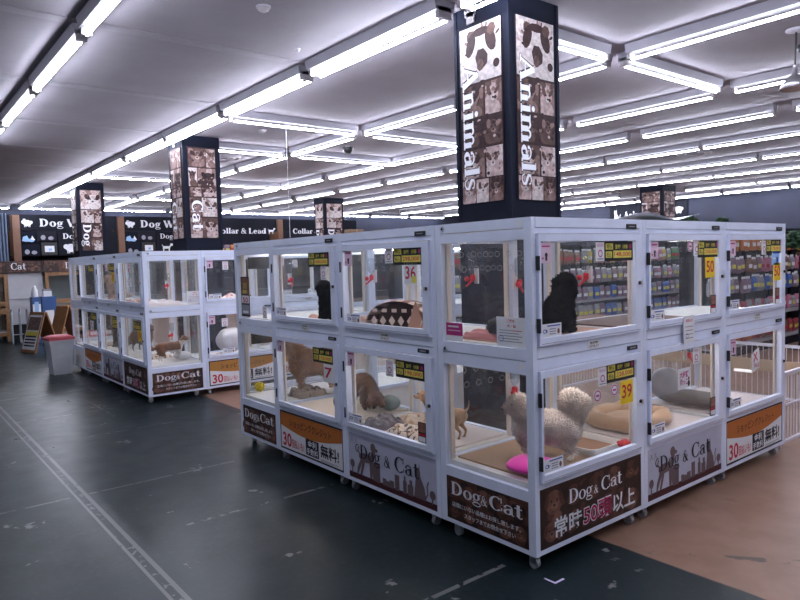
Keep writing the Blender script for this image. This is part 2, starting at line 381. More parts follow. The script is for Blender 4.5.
for (y, L_) in [(1.88, [(3.76, 5.71), (1.55, 3.38)]), (6.33, [(1.46, 3.42), (3.8, 5.78)]), (8.62, [(1.5, 3.42), (3.81, 5.88)]), (12.85, [(1.38, 3.3)]), (13.25, [(3.9, 5.86)]),
                (17.1, [(1.31, 3.27), (3.69, 5.6)]), (21.15, [(-1.2,.9),(1.18,3.3),(3.6,5.65),(5.85,7.9),(8.1,10.1),(10.2,12.3),(12.4,14.4),(14.6,16.6),(16.8,18.8)])]:
    for k_, (a, b) in enumerate(L_):
        light_fixture(a, b, 'x', y, 0, 'crosswise single-tube ceiling light, ' + ORD[k_] + ' from the left ' + ('near the big front pillar' if y < 2 else 'just past the front island' if y < 7 else 'level with the cat pillar' if y < 9 else 'a bay beyond the cat pillar' if y < 13 else 'right of the bay beyond the cat pillar' if y < 14 else 'toward the back wall' if y < 20 else 'along the top of the back wall'))

def ceil_thing(name, x, y, label, cat, kind):
    r = empty(name, (x, y, CEIL), 0, label, cat)
    if name == 'sprinkler': r.scale = (.4, .4, .7)
    if kind == 'det':
        m = MB(); m.lathe([(.06, 0), (.06, -.012)], HOUS, n=16); m.build('base', r); m = MB(); m.lathe([(.045, -.012), (.045, -.03), (.02, -.045), (0, -.045)], SOCK, n=16); m.build('sensor', r)
    elif kind == 'vent':
        m = MB(); 
        for R_ in (.36, .26, .16): m.lathe([(R_, 0), (R_ - .02, -.03), (R_ - .06, -.03), (R_ - .06, -.012)], HOUS, n=24)
        m.build('louvre', r); m = MB(); m.lathe([(.36, -.001), (.36, -.006), (0, -.006)], SOCK, n=24); m.build('duct', r)
    elif kind == 'cam':
        m = MB(); m.lathe([(.06, 0), (.06, -.02)], HOUS, n=16); m.build('base', r); m = MB(); m.lathe([(.09, -.02), (.10, -.05), (.05, -.13), (.03, -.14), (0, -.14)], BLACK, n=16); m.build('housing', r)
ceil_thing('smoke_detector', .13, 2.84, 'small round smoke detector on the ceiling near the top of the picture', 'smoke detector', 'det')
ceil_thing('sprinkler', .89, 3.61, 'tiny sprinkler head on the ceiling between the double light row and the detector', 'sprinkler', 'det')
ceil_thing('smoke_detector', 2.4, 7.32, 'round smoke detector left of the hanging cable', 'smoke detector', 'det')
ceil_thing('ceiling_camera', 4.34, 7.84, 'small black conical camera on the ceiling between two crossing lights', 'camera', 'cam')
ceil_thing('air_vent', 2.9, 10.0, 'round dark ceiling air vent behind the second pillar', 'vent', 'vent')
ceil_thing('air_vent', 5.1, 4.8, 'round ceiling air vent just left of the big front pillar', 'vent', 'vent')
ceil_thing('air_vent', 11.2, 5.0, 'round ceiling air vent far right between light rows', 'vent', 'vent')
m = MB(); m.cyl((2.35, 6.51, CEIL), (2.35, 6.51, .0), .003, .003, mat('white_cable', (.6, .6, .65), .5), 6)
tag(m.build('hanging_cable'), 'thin white cable hanging from the ceiling behind the front island', 'cable')
r = empty('pendant_lamp', (4.52, .54, CEIL), 0, 'silver dome spotlight hanging from the ceiling at the right edge', 'lamp')
m = MB(); m.lathe([(.09, 0), (.09, -.015), (.03, -.03), (0, -.03)], HOUS, n=16); m.build('mount', r)
m = MB(); m.cyl((0, 0, -.03), (-.02, 0, -.36), .009, .009, BLACK, 8); m.ell((.07, -.03, -.17), (.05, .05, .05), BLACK); m.build('cord', r)
m = MB(); m.lathe([(.02, -.34), (.022, -.42), (.06, -.45), (.11, -.50), (.135, -.56), (.128, -.56), (.10, -.50), (.02, -.45)], mat('satin_aluminium', (.5, .5, .54), .35, .9), (-.02, 0, 0), 24); m.build('lamp_shade', r)

# ------------------------------------------------------------------ pillars with printed wraps
SEP = [mat('sepia_%d' % i, c, .65, var=.35, vscale=22, spec=.25) for i, c in enumerate([(.035,.017,.018), (.085,.048,.043), (.19,.12,.11), (.40,.30,.29), (.50,.44,.44), (.012,.007,.009)])]
def animal_tile(m, u0, u1, v0, v1, bg, fg, dk, k=2, tilt=0, ears=1):
    w, h = u1-u0, v1-v0; m.rect(u0, u1, v0, v1, SEP[bg], k); rd = random.Random(int(u0*997+v0*1009+bg*31))
    def D(u, v, ru, rv, c, kk, rot=0, n=14):
        pts = [(u + ru*cos(2*pi*i/n)*cos(rot) - rv*sin(2*pi*i/n)*sin(rot), v + ru*cos(2*pi*i/n)*sin(rot) + rv*sin(2*pi*i/n)*cos(rot)) for i in range(n)]
        m.poly([(min(max(a, u0), u1), min(max(b, v0), v1)) for a, b in pts], c, kk)
    for i in range(9): D(u0+w*rd.random(), v0+h*rd.random(), w*rd.uniform(.12,.35), h*rd.uniform(.08,.3), SEP[rd.choice([max(bg-1,0), bg, min(bg+1,4), fg])], k+1, rd.uniform(0,3), 9)
    cu, cv = u0+w*rd.uniform(.4,.6), v0+h*rd.uniform(.5,.62); t = rd.uniform(-.5,.5)
    D(u0+w*rd.uniform(.4,.7), v0+h*.15, w*.4, h*.25, SEP[fg], k+2, t); D(cu, cv, w*.33, h*.27, SEP[fg], k+3, t)
    D(cu-w*.24, cv+h*.14, w*.12, h*.17, SEP[dk], k+4, .5+t); D(cu+w*.26, cv+h*.12, w*.10, h*.16, SEP[dk], k+4, -.6+t)
    D(cu-w*.1, cv+h*.03, w*.05, h*.035, SEP[5], k+5, 0, 8); D(cu+w*.13, cv+h*.04, w*.05, h*.035, SEP[5], k+5, 0, 8)
    D(cu+w*.02, cv-h*.12, w*.14, h*.08, SEP[min(fg+1,4)], k+5); D(cu+w*.02, cv-h*.09, w*.06, h*.04, SEP[5], k+6, 0, 8)
    D(cu+w*.05, cv+h*.16, w*.12, h*.07, SEP[max(fg-1,0)], k+5, t)
def poster(word, seed):
    """portrait print .46 x 1.44, origin lower-left"""
    rd = random.Random(seed); m = MB(); W_, H_ = .46, 1.44
    m.add([(0,0,0),(W_,0,0),(W_,0,H_),(0,0,H_),(0,.012,0),(W_,.012,0),(W_,.012,H_),(0,.012,H_)], [(0,1,2,3),(4,7,6,5),(0,4,5,1),(1,5,6,2),(2,6,7,3),(3,7,4,0)], SEP[0])
    if word == 'Animals':
        m.rect(0, W_, .98, H_, SEP[4], 1)
        for i in range(26):   # spiky dark patches round a pale face
            a = rd.uniform(.15, 3.0); rr = rd.uniform(.15, .23); m.disc(.24 + rr*cos(a)*1.0, 1.2 + rr*sin(a), .028, .012, SEP[rd.choice([0,2,3])], 2, 8, a)
        m.disc(.24, 1.20, .15, .19, SEP[4], 3); m.disc(.13, 1.29, .05, .10, SEP[0], 4, 12, -.35); m.disc(.35, 1.29, .055, .10, SEP[0], 4, 12, .35); m.disc(.24, 1.375, .10, .035, SEP[0], 4, 12); m.disc(.13, 1.36, .05, .05, SEP[1], 4, 7); m.disc(.36, 1.37, .05, .05, SEP[1], 4, 7)
        m.disc(.25, 1.16, .07, .085, SEP[0], 5, 7, .3); m.disc(.235, 1.11, .04, .05, SEP[1], 6, 7); m.disc(.41, 1.09, .035, .035, SEP[0], 4)
        m.disc(.25, .97, .035, .018, SEP[0], 4)
        rows = [(.70,.96,[(0,.26,1,2,0),(.28,.46,2,3,1)]), (.46,.68,[(0,.24,0,1,0),(.26,.46,0,1,2)]), (.20,.44,[(0,.26,1,3,0),(.28,.46,4,3,1)]), (0,.19,[(.0,.15,2,3,1),(.16,.3,3,4,1),(.31,.46,1,2,0)])]
    elif word == 'Cat':
        rows = [(1.13,1.42,[(.01,.29,1,2,0),(.30,.45,3,2,1)]), (.82,1.11,[(0,.14,4,1,0),(.15,.45,2,0,5)]), (.66,.80,[(.02,.2,2,3,1),(.21,.45,1,3,0)]), (.34,.64,[(.2,.45,3,4,1),(0,.18,1,2,0)]), (0,.32,[(.0,.19,2,3,1),(.2,.45,1,3,0)])]
    else:
        rows = [(.98,1.43,[(.0,.46,2,4,0)]), (.66,.96,[(.0,.28,3,4,1),(.29,.46,1,3,0)]), (.32,.64,[(.2,.45,1,3,0)]), (0,.30,[(.2,.45,1,4,2),(0,.18,1,1,0)])]
    for v0, v1, L_ in rows:
        for u0, u1, bg, fg, dk in L_: animal_tile(m, u0, u1, v0, v1, bg, fg, dk, 2, rd.uniform(-.3, .3))
    for i in range(60): m.disc(rd.uniform(.02,.44), rd.uniform(.02, .95 if word == 'Animals' else 1.4), rd.uniform(.006,.02), rd.uniform(.006,.016), SEP[rd.choice([0,1,2,3])], 7, 7)
    # lettering runs downwards
    t = MB(Matrix.Translation((0, 0, 0)) @ Matrix(((0,0,1,0),(0,1,0,0),(0,0,1,0),(0,0,0,1))))
    t.M = Matrix(((0,0,1,.03),(0,1,0,0),(-1,0,0,1.14 if word == 'Animals' else .60 if word == 'Cat' else .62),(0,0,0,1)))
    serif(t, word, 0, .0, .175 if word == 'Animals' else .18, WHITEP, 10, 1.22 if word == 'Animals' else 1.3, .04, .045)
    t2 = MB(t.M @ Matrix.Translation((-.006, 0, -.004))); serif(t2, word, 0, .0, (.175 if word == 'Animals' else .18)*1.03, INK, 9, 1.185 if word == 'Animals' else 1.26, .04, .11)
    o = len(m.v); i0 = m.m(INK); m.v += t2.v; m.f += [[o+q for q in f_] for f_ in t2.f]; m.mi += [i0]*len(t2.f); m.sm += t2.sm
    o = len(m.v); i0 = m.m(WHITEP); m.v += t.v; m.f += [[o+q for q in f_] for f_ in t.f]; m.mi += [i0]*len(t.f); m.sm += t.sm
    return m
def pillar(x, y, w, d, word, label, seed):
    r = empty('pillar', (x, y, 0), 0, label, 'pillar')
    m = MB(); m.box(0, w, 0, d, 0, CEIL, NAVY)
    m.build('column', r)
    m = MB()
    for (a, b) in ((-.008, .025), (w-.025, w+.008)):
        for (c, e) in ((-.008, .025), (d-.025, d+.008)): m.box(a, b, c, e, 1.85, CEIL - .005, NAVY)
    m.build('corner_trim', r)
    o1 = poster(word, seed).build('poster', r); o1.location = (.07, -.014, 2.02); o1.scale = ((w-.14)/.46, 1, 1)
    o2 = poster(word, seed).build('poster', r); o2.location = (-.014, d - .07, 2.02); o2.rotation_euler = (0, 0, -pi/2); o2.scale = ((d-.14)/.46, 1, 1)
pillar(1.52, 1.47, .60, .60, 'Animals', 'dark square pillar in the front island with brown animal posters', 3)
pillar(1.47, 8.25, .60, .60, 'Cat', 'dark square pillar behind the left island with cat posters', 4)
pillar(1.42, 14.95, .60, .60, 'Dog', 'dark square pillar far left with dog posters', 5)
pillar(8.95, 16.0, .72, .60, 'Dog', 'small distant poster pillar above the middle of the front island', 6)
pillar(16.5, 8.75, .75, .75, 'Cat', 'distant poster pillar seen right of the front pillar before the right wall', 8)

# ------------------------------------------------------------------ banners
def collage_mat():
    m, N, L = nt('brown_dog_photo_print'); b = N['Principled BSDF']; b.inputs['Roughness'].default_value = .45
    tc = N.new('ShaderNodeTexCoord'); vo = N.new('ShaderNodeTexVoronoi'); vo.inputs['Scale'].default_value = 9; vo.feature = 'SMOOTH_F1'
    nz = N.new('ShaderNodeTexNoise'); nz.inputs['Scale'].default_value = 13; nz.inputs['Detail'].default_value = 5; nz.inputs['Distortion'].default_value = 1.2
    L.new(tc.outputs['Object'], vo.inputs['Vector']); L.new(tc.outputs['Object'], nz.inputs['Vector'])
    a = N.new('ShaderNodeMath'); a.operation = 'MULTIPLY_ADD'; L.new(vo.outputs['Distance'], a.inputs[0]); a.inputs[1].default_value = -.6; L.new(nz.outputs['Fac'], a.inputs[2])
    cr = N.new('ShaderNodeValToRGB'); L.new(a.outputs[0], cr.inputs[0])
    e = cr.color_ramp.elements; e[0].position = 0; e[0].color = (.012, .006, .006, 1); e[1].position = .55; e[1].color = (.14, .06, .04, 1)
    q = cr.color_ramp.elements.new(.25); q.color = (.05, .02, .016, 1)
    L.new(cr.outputs[0], b.inputs['Base Color']); return m
COLL = collage_mat()
BRN = [mat('dog_print_%d' % i, c, .45, var=.4, vscale=18) for i, c in enumerate([(.03,.013,.011), (.09,.036,.026), (.18,.078,.055), (.27,.13,.095)])]
def brown_faces(m, w, h, seed):
    rd = random.Random(seed)
    nx = 5
    for j in range(2):
        for i in range(nx):
            for q in range(3): m.disc(min(max((i+rd.random())*w/nx, .06), w-.06), min(max((j+rd.random())*h/2, .04), h-.04), rd.uniform(.02,.05), rd.uniform(.015,.035), BRN[rd.choice([0,1,2])], 2, 8, rd.uniform(0,.6))
            u = (i + .5 + rd.uniform(-.12,.12)) * w/nx; v = (j + .5 + rd.uniform(-.08,.08)) * h/2; s_ = h*.19*rd.uniform(.85,1.15)
            c = rd.choice([1, 1, 2, 2]); m.rect(i*w/nx + .003, (i+1)*w/nx, j*h/2, (j+1)*h/2, BRN[rd.choice([0, 0, 1])], 1)
            m.disc(u, v - s_*.9, s_*.8, s_*.6, BRN[max(c-1, 0)], 2, 12) if v - s_*1.5 > 0 else None
            m.disc(u, v, s_, s_*.95, BRN[c], 3, 14)
            m.disc(u - s_*.85, v + s_*.2, s_*.28, s_*.6, BRN[max(c-1,0)], 4, 10, -.3); m.disc(u + s_*.85, v + s_*.2, s_*.28, s_*.6, BRN[max(c-1,0)], 4, 10, .3)
            m.disc(u - s_*.35, v + s_*.15, s_*.12, s_*.12, BRN[0], 5, 8); m.disc(u + s_*.35, v + s_*.15, s_*.12, s_*.12, BRN[0], 5, 8)
            m.disc(u, v - s_*.3, s_*.4, s_*.3, BRN[min(c+1, 3)], 5, 10); m.disc(u, v - s_*.2, s_*.16, s_*.12, BRN[0], 6, 8)
def plate(m, w, h, mt):
    m.add([(0,0,0),(w,0,0),(w,0,h),(0,0,h),(0,.006,0),(w,.006,0),(w,.006,h),(0,.006,h)], [(0,1,2,3),(4,7,6,5),(0,4,5,1),(1,5,6,2),(2,6,7,3),(3,7,4,0)], mt)
DOGS = [(0,0),(.02,0),(.03,.06),(.08,.06),(.10,0),(.13,0),(.13,.14),(.17,.2),(.2,.21),(.2,.27),(.15,.29),(.12,.27),(.11,.2)]
SILD = mat('silhouette_brown', (.15, .105, .115), .6); SILB = mat('silhouette_band', (.06, .012, .016), .6); SKY = mat('banner_grey', (.50, .51, .64), .5)
def dogsil(m, u, v, s, mt, k, sx=1.35):
    P_ = [  # standing poodle facing right, convex pieces
     [(.10,.42),(.52,.42),(.56,.62),(.12,.60)], [(.10,.42),(.2,.42),(.10,.2),(.02,.0),(-.02,.0),(.0,.2)], [(.2,.5),(.28,.44),(.22,.22),(.16,.02),(.1,.0),(.1,.04)],
     [(.42,.45),(.54,.45),(.52,.02),(.44,.02)], [(.50,.45),(.58,.5),(.60,.02),(.54,.02)], [(.44,.55),(.58,.5),(.64,.8),(.52,.8)]]
    for p in P_: m.poly([(u + a*s*sx, v + b*s) for a, b in p][::1], mt, k)
    m.disc(u+.56*s*sx, v+.88*s, .12*s, .13*s, mt, k); m.disc(u+.66*s*sx, v+.84*s, .09*s, .05*s, mt, k); m.disc(u+.3*s*sx, v+.53*s, .24*s*sx, .13*s, mt, k)
    m.ribbon([(u+.1*s*sx, v+.58*s), (u+.03*s*sx, v+.68*s), (u+.06*s*sx, v+.8*s)], .05*s, mt, k)
def catsil(m, u, v, s, mt, k):
    for p in [[(-.22,0),(.3,0),(.22,.35),(.05,.62),(-.12,.6)], [(-.14,.5),(.08,.5),(.04,.8),(-.16,.8)], [(-.16,.78),(-.10,.78),(-.15,.98)], [(-.02,.78),(.05,.78),(.03,.98)]]:
        m.poly([(u + a*s, v + b*s) for a, b in p], mt, k)
    m.disc(u-.06*s, v+.72*s, .12*s, .12*s, mt, k); m.ribbon([(u+.25*s, v+.05*s), (u+.36*s, v+.2*s), (u+.33*s, v+.42*s), (u+.4*s, v+.55*s)], .05*s, mt, k)
def banner(kind, w, h, seed=1):
    m = MB()
    if kind == 'credit' or kind == 'credit2':
        top = ORG if kind == 'credit' else OCHRE
        plate(m, w, h, INK); b = .013; m.rect(b, w-b, b, h-b, PAPER, 1)
        n = 12; cur = [(b + (w-2*b)*i/n, h*(.62 - .17*sin(pi*i/n)**1 + .05*i/n)) for i in range(n+1)]
        for (a, c), (d, e) in zip(cur, cur[1:]): m.poly([(a, c), (d, e), (d, h-b), (a, h-b)], top, 2)
        m.text('ショッピングクレジット', w*.5, h*.66, h*.155, INK, 3, w*.66, .012)
        m.text('30', w*.045, h*.11, h*.34, RED, 3, w*.15, .02, 'L'); m.text('回払いも!', w*.205, h*.13, h*.17, RED, 3, w*.20, .015, 'L')
        m.rect(w*.435, w*.64, h*.08, h*.48, INK, 3); m.text('金利', w*.537, h*.30, h*.13, WHITEP, 4, w*.14, .02); m.text('手数料', w*.537, h*.12, h*.12, WHITEP, 4, w*.18, .015)
        m.text('無料!', w*.665, h*.19, h*.24, INK, 3, w*.27, .02, 'L'); m.rect(w*.67, w*.93, h*.09, h*.105, GREYP, 3); m.rect(w*.67, w*.85, h*.062, h*.075, GREYP, 3)
    elif kind in ('photo1', 'photo2'):
        plate(m, w, h, COLL); brown_faces(m, w, h, seed)
        if kind == 'photo1':
            l = 3.96 * h*.26; serif(m, 'Dog', w*.07, h*.60, h*.30, WHITEP, 8, (w*.40)/(2.25*h*.30), .02, .02); serif(m, '&', w*.455, h*.59, h*.22, WHITEP, 8); serif(m, 'Cat', w*.555, h*.60, h*.30, WHITEP, 8, (w*.40)/(2.05*h*.30), .02, .02)
            m.text('店頭にいない品種はお探し致します。', w*.5, h*.33, h*.085, WHITEP, 8, w*.84, .01); m.text('スタッフまでお問合せ下さい', w*.55, h*.15, h*.085, WHITEP, 8, w*.62, .01)
        else:
            serif(m, 'Dog', w*.25, h*.60, h*.24, WHITEP, 8, (w*.235)/(2.25*h*.24), .0); serif(m, '&', w*.49, h*.60, h*.15, WHITEP, 8, .9); serif(m, 'Cat', w*.56, h*.60, h*.24, WHITEP, 8, (w*.23)/(2.05*h*.24), .0)
            m.text('常時', w*.12, h*.14, h*.26, WHITEP, 8, w*.25, .02, 'L'); m.text('50頭', w*.38, h*.14, h*.28, WHITEP, 8, w*.29, .045, 'L'); m.text('50頭', w*.385, h*.145, h*.27, CRIM, 9, w*.28, .012, 'L'); m.text('以上', w*.68, h*.14, h*.26, WHITEP, 8, w*.24, .02, 'L')
    else:
        plate(m, w, h, SKY); m.rect(0, w, 0, h*.13, SILB, 1)
        dogsil(m, w*.11, h*.12, h*.78, SILD, 2); m.disc(w*.045, h*.32, w*.028, h*.09, SILD, 2); m.rect(w*.036, w*.05, h*.1, h*.26, SILD, 2)
        for a, b, c in [(.31,.39,.52),(.42,.46,.25),(.46,.53,.22),(.50,.55,.26),(.56,.61,.42),(.65,.69,.36),(.66,.68,.46),(.70,.76,.32),(.72,.75,.42)]: m.rect(w*a, w*b, h*.1, h*c, SILD, 2)
        catsil(m, w*.82, h*.12, h*.72, SILD, 2); m.disc(w*.955, h*.28, w*.03, h*.09, SILD, 2); m.rect(w*.945, w*.96, h*.1, h*.24, SILD, 2)
        serif(m, 'Dog', w*.15, h*.50, h*.30, INK, 4, (w*.25)/(2.25*h*.30)); serif(m, '&', w*.44, h*.50, h*.24, INK, 4); serif(m, 'Cat', w*.56, h*.50, h*.31, INK, 4, (w*.27)/(2.05*h*.31))
        m.ring(w*.12, h*.70, w*.03, h*.09, w*.008, h*.02, INK, 4, 1.2, 4.7, 10)
        for q in (0, .05): m.ribbon([(w*(.03+q), h*.78), (w*(.055+q), h*.90)], .003, SILD, 3); m.ribbon([(w*(.035+q), h*.90), (w*(.06+q), h*.80)], .003, SILD, 3)
    return m

# ------------------------------------------------------------------ cards stuck on the glass (origin lower-left, faces -y)
def card(kind, val=''):
    m = MB()
    def pl(w, h, mt): m.add([(0,0,0),(w,0,0),(w,0,h),(0,0,h),(0,.0012,0),(w,.0012,0),(w,.0012,h),(0,.0012,h)], [(0,1,2,3),(4,7,6,5),(0,4,5,1),(1,5,6,2),(2,6,7,3),(3,7,4,0)], mt)
    if kind == 'price':
        w, h = .27, .105; pl(w, h, BLACK); m.rect(.012, .08, .062, .095, YEL, 1); m.rect(.012, .07, .018, .052, YEL, 1); m.rect(.082, .255, .016, .056, YEL, 1)
        m.text('特価', .046, .067, .022, INK, 2, .05, .01); m.text('税込', .041, .024, .02, INK, 2, .045, .01); m.text(val or '198,000', .168, .025, .024, RED, 2, .155, .012)
        m.text('登録', .125, .068, .018, YEL, 1, .05, .01); m.text('健康', .195, .068, .018, YEL, 1, .05, .01); m.rect(.235, .255, .066, .09, MAG, 1)
    elif kind == 'num':
        w, h = .12, .13; pl(w, h, YELB if val in ('39', '50') else PAPER); m.text(val, w/2, .035, .075, RED, 1, .095, .015); 
        if val == '36': m.rect(.07, .115, .01, .05, YEL, 1)
    elif kind == 'pink':
        w, h = .085, .10; pl(w, h, PINKP); m.rect(.012, .073, .078, .086, MAG, 1); m.disc(.045, .04, .011, .011, INK, 1); m.rect(.037, .053, .012, .035, INK, 1); m.rect(.012, .025, .02, .028, MAG, 1)
    elif kind == 'info':
        w, h = .075, .10; pl(w, h, PAPER); m.rect(.01, .065, .075, .09, PINKP, 1); m.ring(.037, .04, .02, .02, .006, .006, MAG, 1); m.rect(.01, .065, .008, .014, GREYP, 1)
    elif kind == 'low':
        w, h = .16, .065; pl(w, h, PAPER); m.rect(.05, .15, .052, .058, BLUE, 1); m.ring(.03, .03, .015, .010, .004, .004, BLUE, 1); m.disc(.043, .03, .006, .008, BLUE, 1)
        for i in range(3): m.rect(.065, .115, .012 + .012*i, .017 + .012*i, GREYP, 1)
        m.disc(.135, .025, .010, .014, BRN[2], 1)
    elif kind == 'plaque':
        w, h = .10, .042; pl(w, h, PAPER); m.text('店内撮影', .05, .024, .011, INK, 1, .07, .02); m.text('お断り致します', .05, .007, .010, INK, 1, .08, .02)
    elif kind == 'sheet':
        w, h = .10, .13; pl(w, h, PAPER); m.text('お知らせ', .05, .10, .013, RED, 1, .06, .02)
        for i in range(4): m.rect(.015, .085, .022 + .018*i, .026 + .018*i, GREYP, 1)
        m.ring(.03, .035, .012, .012, .003, .003, BLUE, 1)
    elif kind == 'notice':
        w, h = .19, .15; pl(w, h, PAPER); m.text('ご案内', .095, .125, .012, RED, 1, .05, .02); m.text('犬・猫', .10, .10, .012, RED, 1, .06, .02)
        for i in range(5): m.rect(.02, .17 - .02*(i % 2), .025 + .014*i, .029 + .014*i, GREYP, 1)
        m.rect(.11, .16, .081, .085, RED, 1); m.ring(.03, .04, .018, .016, .003, .003, BLUE, 1)
    elif kind == 'purple':
        w, h = .13, .10; pl(w, h, PAPER); m.rect(0, w, .03, h, MAG, 1); m.rect(.015, .1, .075, .084, PAPER, 2); m.rect(.015, .115, .055, .06, PINKP, 2)
    elif kind == 'blue':
        w, h = .13, .12; pl(w, h, LBLUE); m.rect(.02, .11, .085, .1, BLUE, 1); m.rect(.075, .10, .02, .06, BLUE, 1); m.rect(.02, .06, .045, .055, PAPER, 1)
    elif kind == 'star':
        w, h = .13, .17; m.poly([(.0,.0),(.05,.012),(.12,.02),(.13,.1),(.115,.17),(.05,.155),(.01,.13)], PAPER, 1); m.add([(.0,.0,0),(.12,.02,0),(.115,.17,0),(.01,.13,0),(.0,.0,.001)], [(0,1,2,3)], PAPER)
        m.ribbon([(.03,.07),(.08,.14)], .012, RED, 2); m.ribbon([(.03,.135),(.09,.08)], .012, RED, 2); m.text('SALE', .075, .035, .028, RED, 2, .08, .02)
    elif kind == 'pinkad':
        w, h = .15, .13; pl(w, h, PAPER); m.text('大好評', .07, .075, .03, MAG, 1, .11, .03); m.text('抱っこ', .065, .03, .03, MAG, 1, .09, .03); m.disc(.125, .03, .014, .02, INK, 1); m.disc(.125, .06, .01, .012, BRN[2], 1)
    elif kind == 'round':
        w, h = .07, .07; m.disc(.035, .035, .033, .033, PAPER, 1); m.ring(.035, .035, .03, .03, .007, .007, MAG, 2); m.rect(.02, .05, .03, .04, MAG, 2); m.add([(.01,0,.01),(.06,0,.01),(.035,0,.06)], [(0,1,2)], PAPER)
    elif kind == 'strip':
        w, h = .07, .12; pl(w, h, BLACK); m.rect(.005, .065, .005, .035, PAPER, 1); m.rect(.005, .065, .06, .115, BRN[3], 1); m.rect(.005, .065, .04, .053, RED, 1)
    elif kind == 'long':
        w, h = .16, .34; pl(w, h, BLACK); m.rect(.01, .15, .19, .33, BRN[2], 1); m.text('30', .08, .24, .05, YEL, 2, .07); m.text('無料', .08, .20, .025, YEL, 2, .09, .02); m.rect(.01, .15, .115, .18, PAPER, 1); m.text('50', .08, .12, .045, CRIM, 2, .10, .02); m.rect(.01, .15, .02, .10, GREYP, 1)
        m.rect(.03,.13,.03,.05, PAPER, 2)
    return m, w, h

